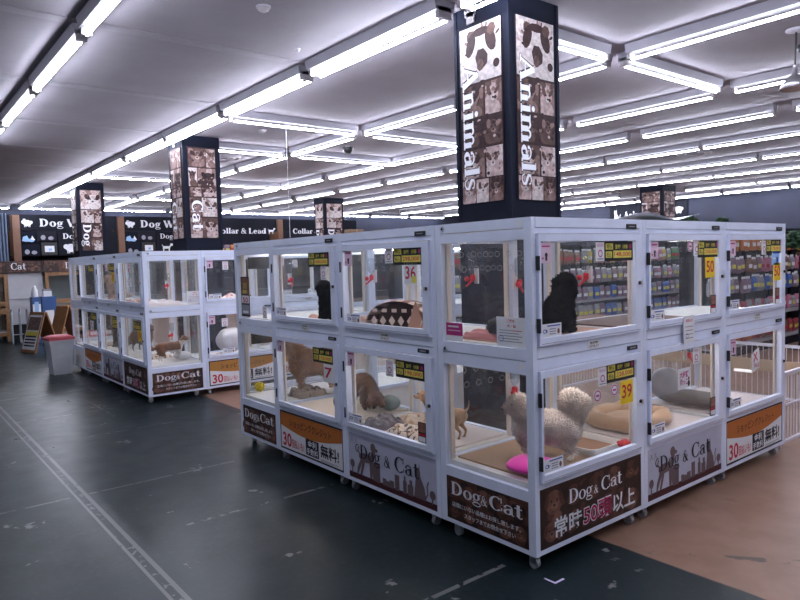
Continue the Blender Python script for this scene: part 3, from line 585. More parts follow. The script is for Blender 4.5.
# ------------------------------------------------------------------ the showcases
W, D, H = .97, .69, 1.75
P1 = proto = {}
def art_on(parent, mb, name, loc, rz=0, **kw):
    o = mb.build(name, parent, **kw); o.location = loc; o.rotation_euler = (0, 0, rz); return o
def showcase(loc, rz, label, ban, cards_up=(), cards_lo=(), left=None, right=None, detail=True, cleft=(), cright=(), sheet=None, group=None):
    """local frame: front at y=0 facing -y, width along x"""
    r = empty('pet_showcase', loc, rz, label, 'pet showcase', group)
    m = MB(); e = .002
    for x0, x1 in ((0, .032), (W-.038, W-e)):       # corner posts
        m.box(x0, x1, 0, .046, .077, H, WHITE); m.box(x0, x1, D-.046, D-e, .077, H, WHITE)
    for y0, y1 in ((.0015, .04), (D-.04, D-.0035)):         # front and back rails
        m.box(.03, W-.036, y0, y1, .077, .10, WHITE)
        m.box(.03, W-.036, y0, y1, .408, .438, WHITE)
        m.box(.03, W-.036, y0+.001, y1, 1.004, 1.058, WHITE); m.box(.03, W-.036, y0-.003 if y0 < .1 else y0, y1, 1.062, 1.118, WHITE)
        m.box(.03, W-.036, y0+.001, y1, 1.672, 1.698, WHITE); m.box(.03, W-.036, y0-.003 if y0 < .1 else y0, y1, 1.70, H, WHITE)
    for x0, x1 in ((.0015, .03), (W-.034, W-.0035)):        # side rails
        for z0, z1 in ((.077, .10), (.345, .40), (.98, 1.045), (1.05, 1.105), (1.645, 1.695), (1.70, H)): m.box(x0, x1, .044, D-.044, z0, z1, WHITE)
    m.build('frame', r)
    for nm, q, z0, z1 in (('bottom_panel', .02, .09, .10), ('cage_floor', .03, .40, .428), ('cage_roof', .03, 1.02, 1.028), ('cage_floor', .03, 1.08, 1.112), ('cage_roof', .03, 1.70, 1.735)):
        m = MB(); m.box(q, W-q, q, D-q, z0, z1, LINER); m.build(nm, r)
    m = MB()
    for x0, x1 in ((.032, .060), (W-.066, W-.038)):
        for y0, y1 in ((.048, .060), (D-.062, D-.048)):
            for z0, z1 in ((.428, 1.02), (1.112, 1.70)): m.box(x0, x1, y0, y1, z0, z1, CREAM)
    for z0, z1 in ((.985, 1.018), (1.665, 1.698)):
        m.box(.062, W-.068, .05, .07, z0, z1, CREAM); m.box(.062, W-.068, D-.07, D-.05, z0, z1, CREAM)
    m.build('inner_post', r)
    m = MB(); m.box(.03, W-.036, D-.03, D-.024, .10, .408, LINER); m.box(.008, .014, .044, D-.044, .10, .345, LINER); m.box(W-.016, W-.010, .044, D-.044, .10, .345, LINER)
    m.box(.03, W-.036, .012, .02, .10, .408, LINER); m.build('base_panel', r)
    for z0, z1 in ((.438, 1.004), (1.118, 1.672)):
        m = MB(); m.box(.032, W-.038, D-.026, D-.022, z0, z1, GLASS); bp = m.build('back_pane', r)
        if detail:
            v = MB(); v.M = Matrix.Translation((0, D-.03, 0))
            for j in range(2):
                for i in range(7): v.ring(.17 + i*.10 + j*.02, z1 - .09 - j*.085, .022, .018, .0032, .0032, mat('pane_hole_edge', (.30, .32, .34), .3), 1, 0, 2*pi, 10)
            v.build('vent_ring', bp)
        m = MB(); m.box(.014, .018, .046, D-.046, .40 if z0 < 1 else 1.105, .98 if z0 < 1 else 1.645, GLASS); sp = m.build('side_pane', r)
        if right is not None:
            m = MB(); m.box(W-.022, W-.018, .046, D-.046, .40 if z0 < 1 else 1.105, .98 if z0 < 1 else 1.645, GLASS); m.build('side_pane', r)
        m = MB(); m.box(.22, W-.22, .10, .125, z1+.004, z1+.012, HOUS); m.box(.23, W-.23, .102, .123, z1-.006, z1+.004, STRIP); m.build('lamp_strip', r)
    for x in (.04, W-.10):
        for y in (.045, D-.10):
            m = MB(); m.cyl((x-.012, y, .028), (x+.012, y, .028), .028, .028, CAST, 16); m.box(x-.017, x-.013, y-.02, y+.02, .03, .077, STEEL); m.box(x+.013, x+.017, y-.02, y+.02, .03, .077, STEEL)
            m.box(x-.025, x+.025, y-.025, y+.025, .070, .077, STEEL); m.build('caster', r)
    # doors
    for tier, (z0, z1, cs) in enumerate(((.443, .999, cards_lo), (1.123, 1.667, cards_up))):
        m = MB(); g0, g1, h0, h1 = .053, .868, z0+.038, z1-.035
        m.box(.036, g0, -.016, .012, z0, z1, WHITE); m.box(g1, .925, -.016, .012, z0, z1, WHITE)
        m.box(g0, g1, -.016, .012, z0, h0, WHITE); m.box(g0, g1, -.016, .012, h1, z1, WHITE)
        m.box(.05, .91, -.0175, -.016, z0+.008, z0+.011, GREYP)
        d = m.build('door', r)
        m = MB(); m.box(g0-.004, g1+.004, -.003, .002, h0-.004, h1+.004, GLASS); m.build('door_pane', d)
        for z in (z0+.10, z1-.14):
            m = MB(); m.box(.027, .037, -.020, -.004, z-.035, z+.035, BLACK); m.cyl((.032, -.020, z-.035), (.032, -.020, z+.035), .005, .005, BLACK, 8); m.build('hinge', d, label='black hinge')
        m = MB(); zc = (z0+z1)/2+.0; m.cyl((.903, -.016, zc), (.903, -.030, zc), .011, .009, BLACK, 10); m.box(.898, .908, -.034, -.030, zc-.012, zc+.012, STEEL); m.build('lock', d, label='small black lock')
        for c in cs:
            mb_, cw, ch = card(c[0], c[3] if len(c) > 3 else '')
            art_on(d, mb_, 'sign_card', (g0 + (g1-g0)*c[1] - cw/2, -.0050, h0 + (h1-h0)*c[2] - ch/2))
        if detail:
            m = MB(); m.box(.80, .895, -.006, .0, z1+.030 if tier else z1+.022, z1+.057 if tier else z1+.045, BLACK); m.rect(.82, .875, z1+.041 if tier else z1+.030, z1+.046 if tier else z1+.037, GREYP, 9); m.build('name_plate', r, label='small black maker plate')
    if detail:
        mb_, cw, ch = card('plaque'); art_on(r, mb_, 'plaque', (W*.5 - cw/2, -.0085 + .003, 1.068))
        if sheet: mb_, cw, ch = card('sheet'); art_on(r, mb_, 'notice_card', (W*.42, -.0205, 1.0)).scale = (1.3, 1, 1.3)
    art_on(r, banner(ban, W-.07, .306, random.randint(0, 999)), 'banner', (.032, .003, .102))
    for side, bk, cc in ((0, left, cleft), (1, right, cright)):
        if bk is None: continue
        bw, bh = D-.092, .243
        if side == 0: L0 = lambda u, z, out=.0: (.002 - out, D-.046-u, z); ang = -pi/2
        else: L0 = lambda u, z, out=.0: (W-.004 + out, .046+u, z); ang = pi/2
        if bk != 'blank': art_on(r, banner(bk, bw, bh, random.randint(0, 999)), 'banner', L0(0, .101, 0), ang)
        for kind, u, z in cc:
            mb_, cw, ch = card(kind); o = art_on(r, mb_, 'sign_card', L0(u, z, -.008), ang)
        for u, z in ((.02, 1.725), (.02, 1.065)):
            m = MB(); m.cyl(L0(u, z, -.002), L0(u, z, .008), .014, .012, STEEL, 12); m.cyl(L0(u, z, .008), L0(u, z, .010), .006, .006, BLACK, 8); m.build('side_lock', r, label='round steel lock')
        for u, z in ((bw-.03, 1.722), (bw-.03, 1.022)):
            m = MB(); m.cyl(L0(u, z, -.001), L0(u, z, .002), .018, .018, WHITEP, 14); m.build('light_spot_disc', r, label='white disc for a light spot')  # plain white disc in place of a bright spot of light
    return r
PR = ('price', .83, .88)
# front island, front row facing the camera's right
showcase((0, 0, 0), 0, 'white two-tier glass pet showcase at the near corner of the front island', 'photo2',
         [('price', .82, .88, '148,000'), ('pink', .06, .88), ('info', .61, .88), ('low', .10, .07)],
         [('price', .83, .90, '228,000'), ('num', .90, .64, '39'), ('round', .75, .70), ('info', .62, .88), ('low', .10, .08), ('round', .56, .68)],
         left='photo1', cleft=[('purple', .02, 1.11), ('notice', .40, 1.11)])
showcase((W, 0, 0), 0, 'white glass showcase in the middle of the front row, yellow 50 tag on its door', 'silhouette',
         [('price', .85, .88, '258,000'), ('num', .88, .63, '50'), ('pink', .07, .88), ('round', .57, .92), ('info', .67, .90), ('low', .10, .07), ('strip', .93, .12)],
         [('pinkad', .48, .62), ('info', .66, .88), ('low', .10, .08), ('strip', .92, .14)], sheet=True)
showcase((2*W, 0, 0), 0, 'white glass showcase at the right end of the front island', 'credit',
         [('price', .86, .90, '178,000'), ('blue', .90, .73), ('num', .93, .5, '50'), ('pink', .07, .88), ('info', .66, .88), ('low', .09, .07), ('strip', .94, .12)],
         [('star', .50, .62), ('pink', .08, .88), ('low', .12, .08)], right='photo1')
# front island, left column (faces -x)
showcase((0, D + W, 0), -pi/2, 'white glass showcase second from the near corner on the left side of the front island', 'silhouette',
         [('price', .83, .90, '298,000'), ('num', .86, .68, '36'), ('pink', .07, .90), ('info', .61, .92), ('low', .12, .05)],
         [('price', .82, .88, '198,000'), ('info', .58, .86), ('pink', .06, .90), ('low', .10, .07), ('strip', .94, .14)])
showcase((0, D + 2*W, 0), -pi/2, 'white glass showcase third along the left side of the front island', 'credit',
         [('price', .80, .90, '168,000'), ('info', .88, .70), ('low', .10, .06)],
         [('price', .82, .87, '158,000'), ('num', .90, .62, '7'), ('pink', .05, .92)])
# front island, back row (faces away)
for i in range(3):
    showcase((W*(i+1), 2*D + 2*W, 0), pi, ['white glass showcase at the far left end of the front island, black notice inside',
             'white glass showcase in the hidden back row of the front island, middle one', 'white glass showcase in the hidden back row of the front island, right one'][i],
             ['photo2', 'silhouette', 'credit'][i], [('price', .8, .88)], [('price', .8, .88)], detail=False,
             right='photo1' if i == 0 else None, cright=[('long', .04, 1.12), ('info', .43, 1.12)] if i == 0 else ())
# left island
IX, IY = -.07, 5.59
for i, (b, lab) in enumerate([('photo2', 'nearest glass showcase on the long side of the left island'), ('silhouette', 'middle glass showcase on the long side of the left island'), ('credit', 'farthest glass showcase on the long side of the left island')]):
    showcase((IX, IY + W*(i+1), 0), -pi/2, 'white two-tier ' + lab, b,
             [[('info', .5, .5), ('pink', .5, .85)], [('price', .8, .9), ('num', .85, .62, '39'), ('pink', .5, .9)], [('price', .75, .88)]][i],
             [[('price', .75, .84), ('num', .85, .6, '39')], [('price', .85, .88), ('price', .85, .75)], [('price', .75, .88), ('pinkad', .6, .6)]][i],
             right='photo1' if i == 0 else None, cright=[('notice', .45, 1.12)] if i == 0 else (), left=None)
for i in range(2):
    showcase((IX + D + W*i, IY, 0), 0, ['glass showcase right of the corner on the near end of the left island', 'glass showcase on the near end of the left island, mostly hidden by the front island'][i], 'credit2',
             [('pink', .05, .9), ('info', .3, .85), ('low', .12, .06), ('low', .62, .06)], [('pink', .05, .88), ('info', .25, .8), ('low', .3, .07)])
showcase((IX + W, IY + 3*W + D, 0), pi, 'white glass showcase at the far end of the left island beside the rubbish bin', 'photo2', detail=False, right='blank')

# ------------------------------------------------------------------ soft things
def evald(o, mods):
    for n, t, kw in mods:
        md = o.modifiers.new(n, t)
        for a, b in kw.items(): setattr(md, a, b)
    dg = bpy.context.evaluated_depsgraph_get(); dg.update()
    me = bpy.data.meshes.new_from_object(o.evaluated_get(dg)); o.modifiers.clear()
    old = o.data; o.data = me; bpy.data.meshes.remove(old); return o
def superell(m, c, r, mt, p=3.0, n=24, wob=0.0, seed=0, R=None):
    vs = []; fs = []; k = n // 2
    def sg(v, q): return math.copysign(abs(v)**(2/q), v)
    for j in range(k+1):
        ph = -pi/2 + pi*j/k
        for i in range(n):
            t = 2*pi*i/n
            q = Vector((r[0]*sg(cos(ph), 2.4)*sg(cos(t), p), r[1]*sg(cos(ph), 2.4)*sg(sin(t), p), r[2]*sg(sin(ph), 2.0)))
            if wob: 
                nz = noise.noise(Vector((q.x*9+seed, q.y*9, q.z*12))); q *= 1 + wob*nz
            if R: q = R @ q
            vs.append(q + Vector(c))
    for j in range(k):
        for i in range(n): fs.append((j*n+i, j*n+(i+1)%n, (j+1)*n+(i+1)%n, (j+1)*n+i))
    m.add(vs, fs, mt, True)
def cushion(name, loc, rz, r, mt, label, cat='cushion', wob=.12, seed=0, p=3.2, tilt=None):
    m = MB(); superell(m, (0, 0, r[2]), r, mt, p, 28, wob, seed)
    o = m.build(name); place(o, loc, rz); tag(o, label, cat); return o
def heap(name, loc, rz, sx, sy, h, mts, label, cat='blanket', seed=0, fr=9):
    """crumpled cloth with real folds: a closed sheet over a lumpy height field"""
    m = MB(); n = 40; top = []; 
    for j in range(n+1):
        for i in range(n+1):
            u, v = i/n*2-1, j/n*2-1
            e = 1 + .16*noise.noise(Vector((u*2+seed, v*2, 5)))
            edge = max(0, 1 - (abs(u)**3 + abs(v)**3))**.45
            z = h*edge*(.55 + .38*noise.noise(Vector((u*2.6+seed, v*1.6, 1))) + .22*sin(u*7+2.5*noise.noise(Vector((v*2+seed, u, 0)))) * (.5+.5*v) + .12*noise.noise(Vector((u*6+seed, v*4, 2))))
            top.append((u*sx*e, v*sy*e, max(z, .0) + .006))
    N_ = n+1
    fs = [(j*N_+i, j*N_+i+1, (j+1)*N_+i+1, (j+1)*N_+i) for j in range(n) for i in range(n)]
    if len(mts) == 1: m.add(top, fs, mts[0], True)
    else:
        groups = {}
        for (a, b, c, d) in fs:
            q = top[a]; s_ = noise.noise(Vector((q[0]*22+seed, q[1]*22, 3))); groups.setdefault(0 if s_ < .12 else (1 if s_ < .38 or len(mts) < 3 else 2), []).append((a, b, c, d))
        o0 = len(m.v); m.v += top
        for g, L_ in groups.items():
            gi = m.m(mts[g])
            for q in L_: m.f.append([o0+k for k in q]); m.mi.append(gi); m.sm.append(True)
    m.add([(a, b, .001) for a, b, c in top], [(q[3], q[2], q[1], q[0]) for q in fs], mts[0])
    bd = [i for i in range(N_)] + [j*N_+n for j in range(1, N_)] + [n*N_+i for i in range(n-1, -1, -1)] + [j*N_ for j in range(n-1, 0, -1)]
    ring = [top[i] for i in bd]; k = len(ring); m.add(ring + [(a, b, .001) for a, b, c in ring], [(k+i, k+(i+1) % k, (i+1) % k, i) for i in range(k)], mts[0], True)
    o = m.build(name); place(o, loc, rz); tag(o, label, cat); return o
FL1, FL2 = .4285, 1.1125
FAB = lambda n, c, **k: mat(n, c, .95, bump=.35, bscale=140, sheen=.3, **k)
BEI = FAB('beige_plush', (.50, .32, .20)); GRYF = FAB('charcoal_fleece', (.075, .065, .065)); PNK = FAB('hot_pink_plush', (.85, .04, .42)); PEACH = FAB('peach_fleece', (.62, .32, .24)); SAL = FAB('salmon_fleece', (.60, .22, .22))
BRNF = FAB('brown_fleece', (.13, .05, .03)); GREYB = FAB('grey_blanket', (.14, .12, .14)); CRF = FAB('cream_fleece', (.62, .52, .44)); PATY = FAB('dark_motif', (.06, .04, .05)); TANM = FAB('tan_mat', (.40, .25, .15)); WHM = FAB('white_mat', (.75, .66, .66))
# beige bolster bed, corner lower cage
def bolster_bed(loc, rz, rx, ry, t, mt, label, seed=0):
    r = empty('pet_bed', loc, rz, label, 'pet bed'); n = 48; k = 14; vs = []; fs = []
    for i in range(n):
        a = 2*pi*i/n
        ca, sa = math.copysign(abs(cos(a))**.6, cos(a)), math.copysign(abs(sin(a))**.6, sin(a))
        tt = t*(1 + .10*sin(a*9+seed) + .12*noise.noise(Vector((ca*3, sa*3, seed))))
        for j in range(k):
            b = 2*pi*j/k; rr = cos(b)*tt
            vs.append((ca*(rx-t+rr), sa*(ry-t+rr), t*1.0 + sin(b)*tt))
    for i in range(n):
        for j in range(k): fs.append((i*k+j, ((i+1) % n)*k+j, ((i+1) % n)*k+(j+1) % k, i*k+(j+1) % k))
    m = MB(); m.add(vs, fs, mt, True); m.build('bolster', r)
    m = MB(); superell(m, (0, 0, t*.65), (rx-t*.9, ry-t*.9, t*.6), mt, 4, 28, .08, seed); m.build('seat_pad', r); return r

bolster_bed((1.36, .36, FL1 + .012), .0, .27, .235, .05, BEI, 'puffy beige pet bed in the middle lower cage, behind the litter tray')
# floor mats
def matpad(x0, x1, y0, y1, z, mt, label, name='floor_mat', t=.010):
    m = MB(); m.box(x0, x1, y0, y1, z, z+t, mt); tag(m.build(name), label, 'mat')
matpad(.08, .90, .07, .63, FL1, TANM, 'tan mat on the floor of the corner lower cage')
matpad(W+.08, W*2-.08, .07, .63, FL1, WHM, 'white mat in the lower cage with the charcoal bed')
matpad(2*W+.08, W*3-.08, .07, .63, FL1, WHM, 'plain white mat in the lower cage at the right end')
matpad(.08, .90, .07, .63, FL2, PEACH, 'peach mat under the black puppy')
matpad(W+.08, W*2-.08, .07, .63, FL2, BRNF, 'brown mat in the middle upper cage')
matpad(.07, .63, D+.08, D+W-.08, FL1, WHM, 'white mat in the lower cage with the crumpled blankets')
matpad(.07, .63, D+W+.08, D+2*W-.08, FL1, CRF, 'cream mat in the lower cage with the orange dog')
matpad(.07, .63, D+W+.08, D+2*W-.08, FL2, CRF, 'cream mat in the upper cage with the black dog')
# litter tray
r = empty('litter_tray', (.735, .27, FL1 + .012), .0, 'shallow white tray with tan sheet beside the cream pomeranian', 'tray')
m = MB()
for (rx, ry, z0, z1) in ((.155, .20, 0, .035),):
    n = 40; out = []; 
    for (s_, z) in ((.93, 0), (1.0, z1), (.97, z1+.004), (.93, z1-.002), (.88, .006)):
        for i in range(n):
            a = 2*pi*i/n; ca, sa = math.copysign(abs(cos(a))**.35, cos(a)), math.copysign(abs(sin(a))**.35, sin(a)); out.append((ca*rx*s_, sa*ry*s_ if s_ > .95 else sa*(ry - rx*(1-s_)), z))
    fs = [(j*n+i, j*n+(i+1) % n, (j+1)*n+(i+1) % n, (j+1)*n+i) for j in range(4) for i in range(n)]
    m.add(out, fs, LINER, True); m.add(out[:n], [tuple(range(n-1, -1, -1))], LINER); m.add(out[-n:], [tuple(range(n))], LINER)
m.build('rim', r); m = MB(); m.box(-.12, .12, -.165, .165, .007, .011, mat('tan_grid_sheet', (.33, .17, .09), .7)); m.build('sheet', r)
# toys
m = MB(); superell(m, (0, 0, .028), (.035, .028, .026), mat('red_toy', (.75, .05, .06), .5), 2, 16, .25, 3)
for q in ((-.03, .01), (.03, .012), (.0, -.028)): superell(m, (q[0], q[1], .035), (.018, .016, .016), mat('red_toy', (.75, .05, .06), .5), 2, 10)
place(tag(m.build('chew_toy'), 'bright red knobbly chew toy right of the litter tray', 'toy'), (.853, .06, FL1 + .012))
m = MB(); ym = mat('yellow_toy', (.8, .6, .03), .5); m.ell((0, 0, .045), (.042, .042, .042), ym, 16)
for i in range(26):
    a = i*2.4; z = -1 + 2*(i+.5)/26; q = sqrt(1-z*z); m.ell((.042*q*cos(a), .042*q*sin(a), .045+.042*z*.98), (.009, .009, .007), ym, 6)
place(tag(m.build('toy_ball'), 'yellow spiky ball in the lower cage at the far left end', 'ball'), (.17, 3.28, FL1))
cushion('cushion', (.16, .17, FL1 + .012), .1, (.125, .105, .036), PNK, 'hot pink plush cushion in the near corner of the lower cage', seed=2)
cushion('pet_bed', (2.20, .33, FL1 + .012), .0, (.17, .235, .045), GRYF, 'dark grey flat pet bed on white mat in the right-end lower cage', 'pet bed', .10, 4, 4)

m = MB(); m.M = Matrix.Rotation(radians(28), 4, 'Z') @ Matrix.Rotation(radians(-80), 4, 'Y'); m.lathe([(.02, .06), (.07, .054), (.11, .03), (.125, .0), (.118, .0), (.10, .026), (.06, .046), (.0, .052)], mat('grey_shell', (.32, .32, .37), .35), n=28)
place(tag(m.build('food_cover'), 'rounded grey shell standing on edge in the right-end lower cage', 'cover'), (2.14, .52, FL1 + .150))
# blankets
heap('blanket', (.17, 1.14, FL1 + .012), .0, .10, .20, .07, [CRF, PATY, BEI], 'cream blanket with dark motif at the front of the second left lower cage', seed=2)
heap('blanket', (.47, 1.36, FL1 + .012), .2, .12, .19, .06, [CRF, BEI, PATY], 'pale patterned blanket at the back of the second left lower cage', seed=5)
heap('blanket', (.19, 1.46, FL1 + .012), -.1, .12, .13, .11, [GREYB], 'crumpled dark grey blanket beside the patterned one', seed=9)
cushion('cushion', (.52, 1.83, FL1+.012), 0, (.06, .075, .055), mat('grey_green_plush', (.25, .30, .30), .9), 'grey-green round cushion right of the brown curly dog', seed=3)
heap('blanket', (.40, 2.84, FL1 + .002), 0, .15, .14, .10, [mat('taupe_fleece', (.34, .25, .2), .95), PATY], 'taupe blanket heap in the far left lower cage under the orange dog', seed=12)
cushion('plush_ball', (.28, 2.14, FL1 + .012), 0, (.055, .055, .055), mat('dark_grey_plush', (.09, .08, .10), .9), 'round dark grey plush at the right edge of the orange dog cage', 'plush toy', .06, 5, 2)
heap('blanket', (.33, .34, FL2), .1, .20, .24, .06, [PEACH, SAL], 'pink fleece blanket in the upper corner cage', seed=15) if False else None
heap('blanket', (.17, .42, FL2 + .010), 0, .09, .19, .05, [SAL], 'salmon pink blanket in the upper corner cage', seed=15)
heap('blanket', (.27, 2.16, FL2 + .012), 0, .15, .26, .06, [PEACH], 'peach blanket under the black dog in the upper left cage', seed=17)
cushion('pet_bed', (.76, .50, FL2+.012), 0, (.15, .12, .05), mat('pale_grey_fleece', (.35, .31, .3), .95), 'pale grey bed behind the black puppy', 'pet bed', .1, 6)
# nordic tent bed
r = empty('fabric_pet_house', (.30, 1.32, FL2 + .002), -pi/2 + .35, 'nordic-patterned fabric pet tent with pointed flap', 'pet bed')
m = MB(); NB, NC, NW = FAB('nordic_brown', (.07, .03, .03)), FAB('nordic_cream', (.6, .45, .4)), FAB('nordic_red', (.25, .06, .06))
seg = 16
def lofted(prof, ring_y, mt_f):
    n = len(prof)
    for a in range(len(ring_y)-1):
        for b in range(n-1):
            y0, y1 = ring_y[a][0], ring_y[a+1][0]; s0, s1 = ring_y[a][1], ring_y[a+1][1]
            p = [(prof[b][0]*s0, y0, prof[b][1]*s0), (prof[b+1][0]*s0, y0, prof[b+1][1]*s0), (prof[b+1][0]*s1, y1, prof[b+1][1]*s1), (prof[b][0]*s1, y1, prof[b][1]*s1)]
            m.add(p, [(0,1,2,3)], mt_f(a, b), True)
pr_ = [(.20*cos(pi*i/16), .17*sin(pi*i/16)**.8) for i in range(17)]
lofted(pr_, [(-.13, .96), (-.10, 1.0), (-.05, .98), (0, .95), (.06, .9), (.12, .75), (.15, .5), (.16, .02)], lambda a, b: [NC, NB, NC, NB, NW, NB, NB][a] if (b + a) % 2 else [NW, NC, NB, NW, NC, NB, NC][a])
m.build('shell', r)
m = MB(); m.poly([(p[0]*.96, p[1]*.96) for p in pr_], NB, 1); m.M = Matrix.Translation((0, -.133, 0)); 
for i in range(6): m.poly([(-.15+i*.055, .05), (-.13+i*.055, .02), (-.11+i*.055, .05), (-.13+i*.055, .08)], NC, 4)
for i in range(5): m.rect(-.14+i*.06, -.11+i*.06, .10, .12, NC, 4)
m.rect(-.17, .17, .005, .012, NC, 4); m.build('front_panel', r)
m = MB(); m.add([(.08, -.15, .01), (.17, -.13, .01), (.13, -.15, .17), (.10, -.12, .10), (.14, -.06, .08)], [(0,1,2),(0,2,3),(2,1,4),(3,2,4),(0,3,4,1)], mat('tan_felt', (.40, .22, .16), .9)); m.build('flap', r); r.scale = (1.25, 1.15, 1.12)
# water bottles
def bottle(x, y, z, rz, label):
    r = empty('water_bottle', (x, y, z), rz, label, 'water bottle', 'water bottles hung inside the cages')
    m = MB(); m.lathe([(.010, 0), (.012, .012), (.026, .03), (.028, .05), (.028, .12), (.022, .132), (0, .134)], CLEAR, (0, -.04, .04), 16); m.build('reservoir', r)
    m = MB(); rm = mat('red_plastic', (.62, .02, .04), .35); m.lathe([(.016, .0), (.018, .02), (.016, .04)], rm, (0, -.04, 0), 14); m.cyl((0, -.04, .005), (-.02, -.085, -.035), .009, .006, rm, 10); m.ell((-.035, -.06, .012), (.022, .012, .018), rm); m.build('nozzle', r, label='red nozzle')
    m = MB(); m.box(-.018, .018, -.010, 0, -.02, .08, mat('white_clip', (.75, .75, .78), .4)); m.build('bracket', r)
SP = 'red-nozzled water bottle hung in the '
bottle(.62, D-.03, FL2+.27, 0, SP + 'corner upper cage at its back pane')
bottle(.56, D-.03, FL1+.30, 0, SP + 'corner lower cage above the cream dog')
bottle(.93, .33, FL2+.30, -pi/2, SP + 'right wall of the black puppy cage')
bottle(W+.75, D-.03, FL1+.28, 0, SP + 'back of the charcoal bed cage')
bottle(2*W+.72, D-.03, FL1+.28, 0, SP + 'right end lower cage')
bottle(D-.03, 1.30, FL2+.30, -pi/2, SP + 'cage with the patterned tent, left one')
bottle(D-.03, 1.02, FL2+.30, -pi/2, SP + 'cage with the patterned tent, right one')
bottle(D-.03, 2.15, FL2+.30, -pi/2, SP + 'upper cage with the black dog at its back')
bottle(.52, 3.29, FL2+.28, 0, SP + 'upper cage at the far left end')
bottle(IX+.56, IY+W-.1, FL2+.2, -.0, SP + 'upper corner cage of the left island')
bottle(IX+D+.28, IY+D-.03, FL2+.25, 0, SP + 'upper front cage of the left island')
bottle(IX+.55, IY+W-.2, FL1+.25, 0, SP + 'lower corner cage of the left island')

# ------------------------------------------------------------------ animals: one continuous remeshed body
def critter(parts, mt, label, cat, loc, rz, s=1.0, fluff=0, fl=.02, vox=.010, name='puppy', eyes=(), nose=None, mt2=None, split=None, extra=None, jit=.0, fdir=None):
    m = MB()
    for p in parts:
        if len(p) == 2: m.ell(p[0], p[1] if hasattr(p[1], '__len__') else (p[1],)*3, mt, 16)
        else:
            a, ra, b, rb = p; m.cyl(a, b, ra, rb, mt, 14); m.ell(a, (ra,)*3, mt, 12); m.ell(b, (rb,)*3, mt, 12)
    o = m.build(name); evald(o, [('R', 'REMESH', dict(mode='VOXEL', voxel_size=vox, use_smooth_shade=True)), ('S', 'SMOOTH', dict(factor=.6, iterations=5))])
    me = o.data; bm = bmesh.new(); bm.from_mesh(me); bm.normal_update(); rd = random.Random(len(parts) + int(fluff))
    if jit:
        for v in bm.verts: v.co += v.normal*jit*noise.noise(v.co*38)
    if fluff:
        bm.faces.ensure_lookup_table(); F = list(bm.faces); ar = [f.calc_area() for f in F]
        for f in rd.choices(F, ar, k=fluff):
            c = f.calc_center_median(); nn = f.normal.copy(); w = Vector((rd.uniform(-1,1), rd.uniform(-1,1), rd.uniform(-1.2,.5)))
            if c.z < .035: continue
            t = nn.cross(w).normalized()*.0045; u = nn.cross(t).normalized()*.0045; tip = c + (nn + w*.35).normalized()*fl*rd.uniform(.5, 1.15)
            b_ = [bm.verts.new(c - nn*.004 + t), bm.verts.new(c - nn*.004 - t*.5 + u), bm.verts.new(c - nn*.004 - t*.5 - u), bm.verts.new(tip)]
            for q in ((0,1,3),(1,2,3),(2,0,3)): bm.faces.new([b_[i] for i in q])
    bm.to_mesh(me); bm.free()
    me.materials.clear(); me.materials.append(mt)
    if mt2: me.materials.append(mt2)
    for p in me.polygons:
        p.use_smooth = True
        if mt2 and split(p.center): p.material_index = 1
    for e_, rr in eyes:
        q = MB(); q.ell(e_, (rr,)*3, BLACK, 10); q.build('eye', o)
    if nose: q = MB(); q.ell(nose[0], (nose[1], nose[1]*.8, nose[1]*.7), BLACK, 10); q.build('nose', o)
    o.scale = (s, s, s); place(o, loc, rz); tag(o, label, cat); return o
FUR = lambda n, c: mat(n, c, .9, bump=.6, bscale=90, var=.25, vscale=14, sheen=.3)
# spitz: facing +x (nose at +x), unit: metres, withers .24
def spitz(fluffy=True):
    P_ = [((-.10, 0, .17), .074, (.07, 0, .185), .082), ((.09, 0, .17), (.078, .078, .09)),
          ((.11, 0, .24), .058, (.135, 0, .285), .058), ((.155, 0, .30), (.052, .052, .050)), ((.19, 0, .288), .022, (.225, 0, .280), .013),
          ((.14, -.032, .335), .014, (.140, -.040, .372), .004), ((.14, .032, .335), .014, (.140, .040, .372), .004),
          ((-.15, 0, .24), .055, (-.13, 0, .31), .058), ((-.17, 0, .29), (.055, .06, .055)), ((-.13, 0, .20), .05, (-.15, 0, .25), .05)]
    for sy in (-1, 1):
        P_ += [((.10, .042*sy, .15), .034, (.105, .042*sy, .075), .018), ((.105, .042*sy, .075), .017, (.10, .042*sy, .016), .014), ((.10, .042*sy, .014), .015, (.118, .042*sy, .012), .013),
               ((-.11, .045*sy, .15), .045, (-.085, .045*sy, .095), .026), ((-.085, .045*sy, .095), .022, (-.125, .045*sy, .058), .014), ((-.125, .045*sy, .058), .014, (-.115, .045*sy, .015), .013), ((-.115, .045*sy, .014), .014, (-.095, .045*sy, .012), .013)]
    return P_
CR = FUR('cream_fur', (.98, .85, .76)); OR = FUR('orange_fur', (.60, .30, .16)); BK = mat('black_fur', (.004, .004, .005), 1.0, bump=.6, bscale=90, spec=.1); BR = FUR('brown_fur', (.15, .07, .04)); TN = FUR('tan_fur', (.42, .24, .13)); APR = FUR('apricot_fur', (.62, .45, .36)); WHF = FUR('white_fur', (.75, .68, .62))
critter(spitz(), CR, 'cream fluffy pomeranian standing in the corner lower cage', 'dog', (.375, .225, FL1 + .012), radians(146), 1.04, 9000, .024, .009, 'pomeranian', [((.192, -.028, .312), .007), ((.192, .028, .312), .007)], ((.236, 0, .284), .010))
critter(spitz(), OR, 'orange fluffy dog seen through the third lower cage of the left side', 'dog', (.60, 3.03, FL1 + .006), radians(150), 1.30, 3600, .026, .010, 'pomeranian', [((.192, -.028, .312), .007), ((.192, .028, .312), .007)], ((.236, 0, .284), .010))
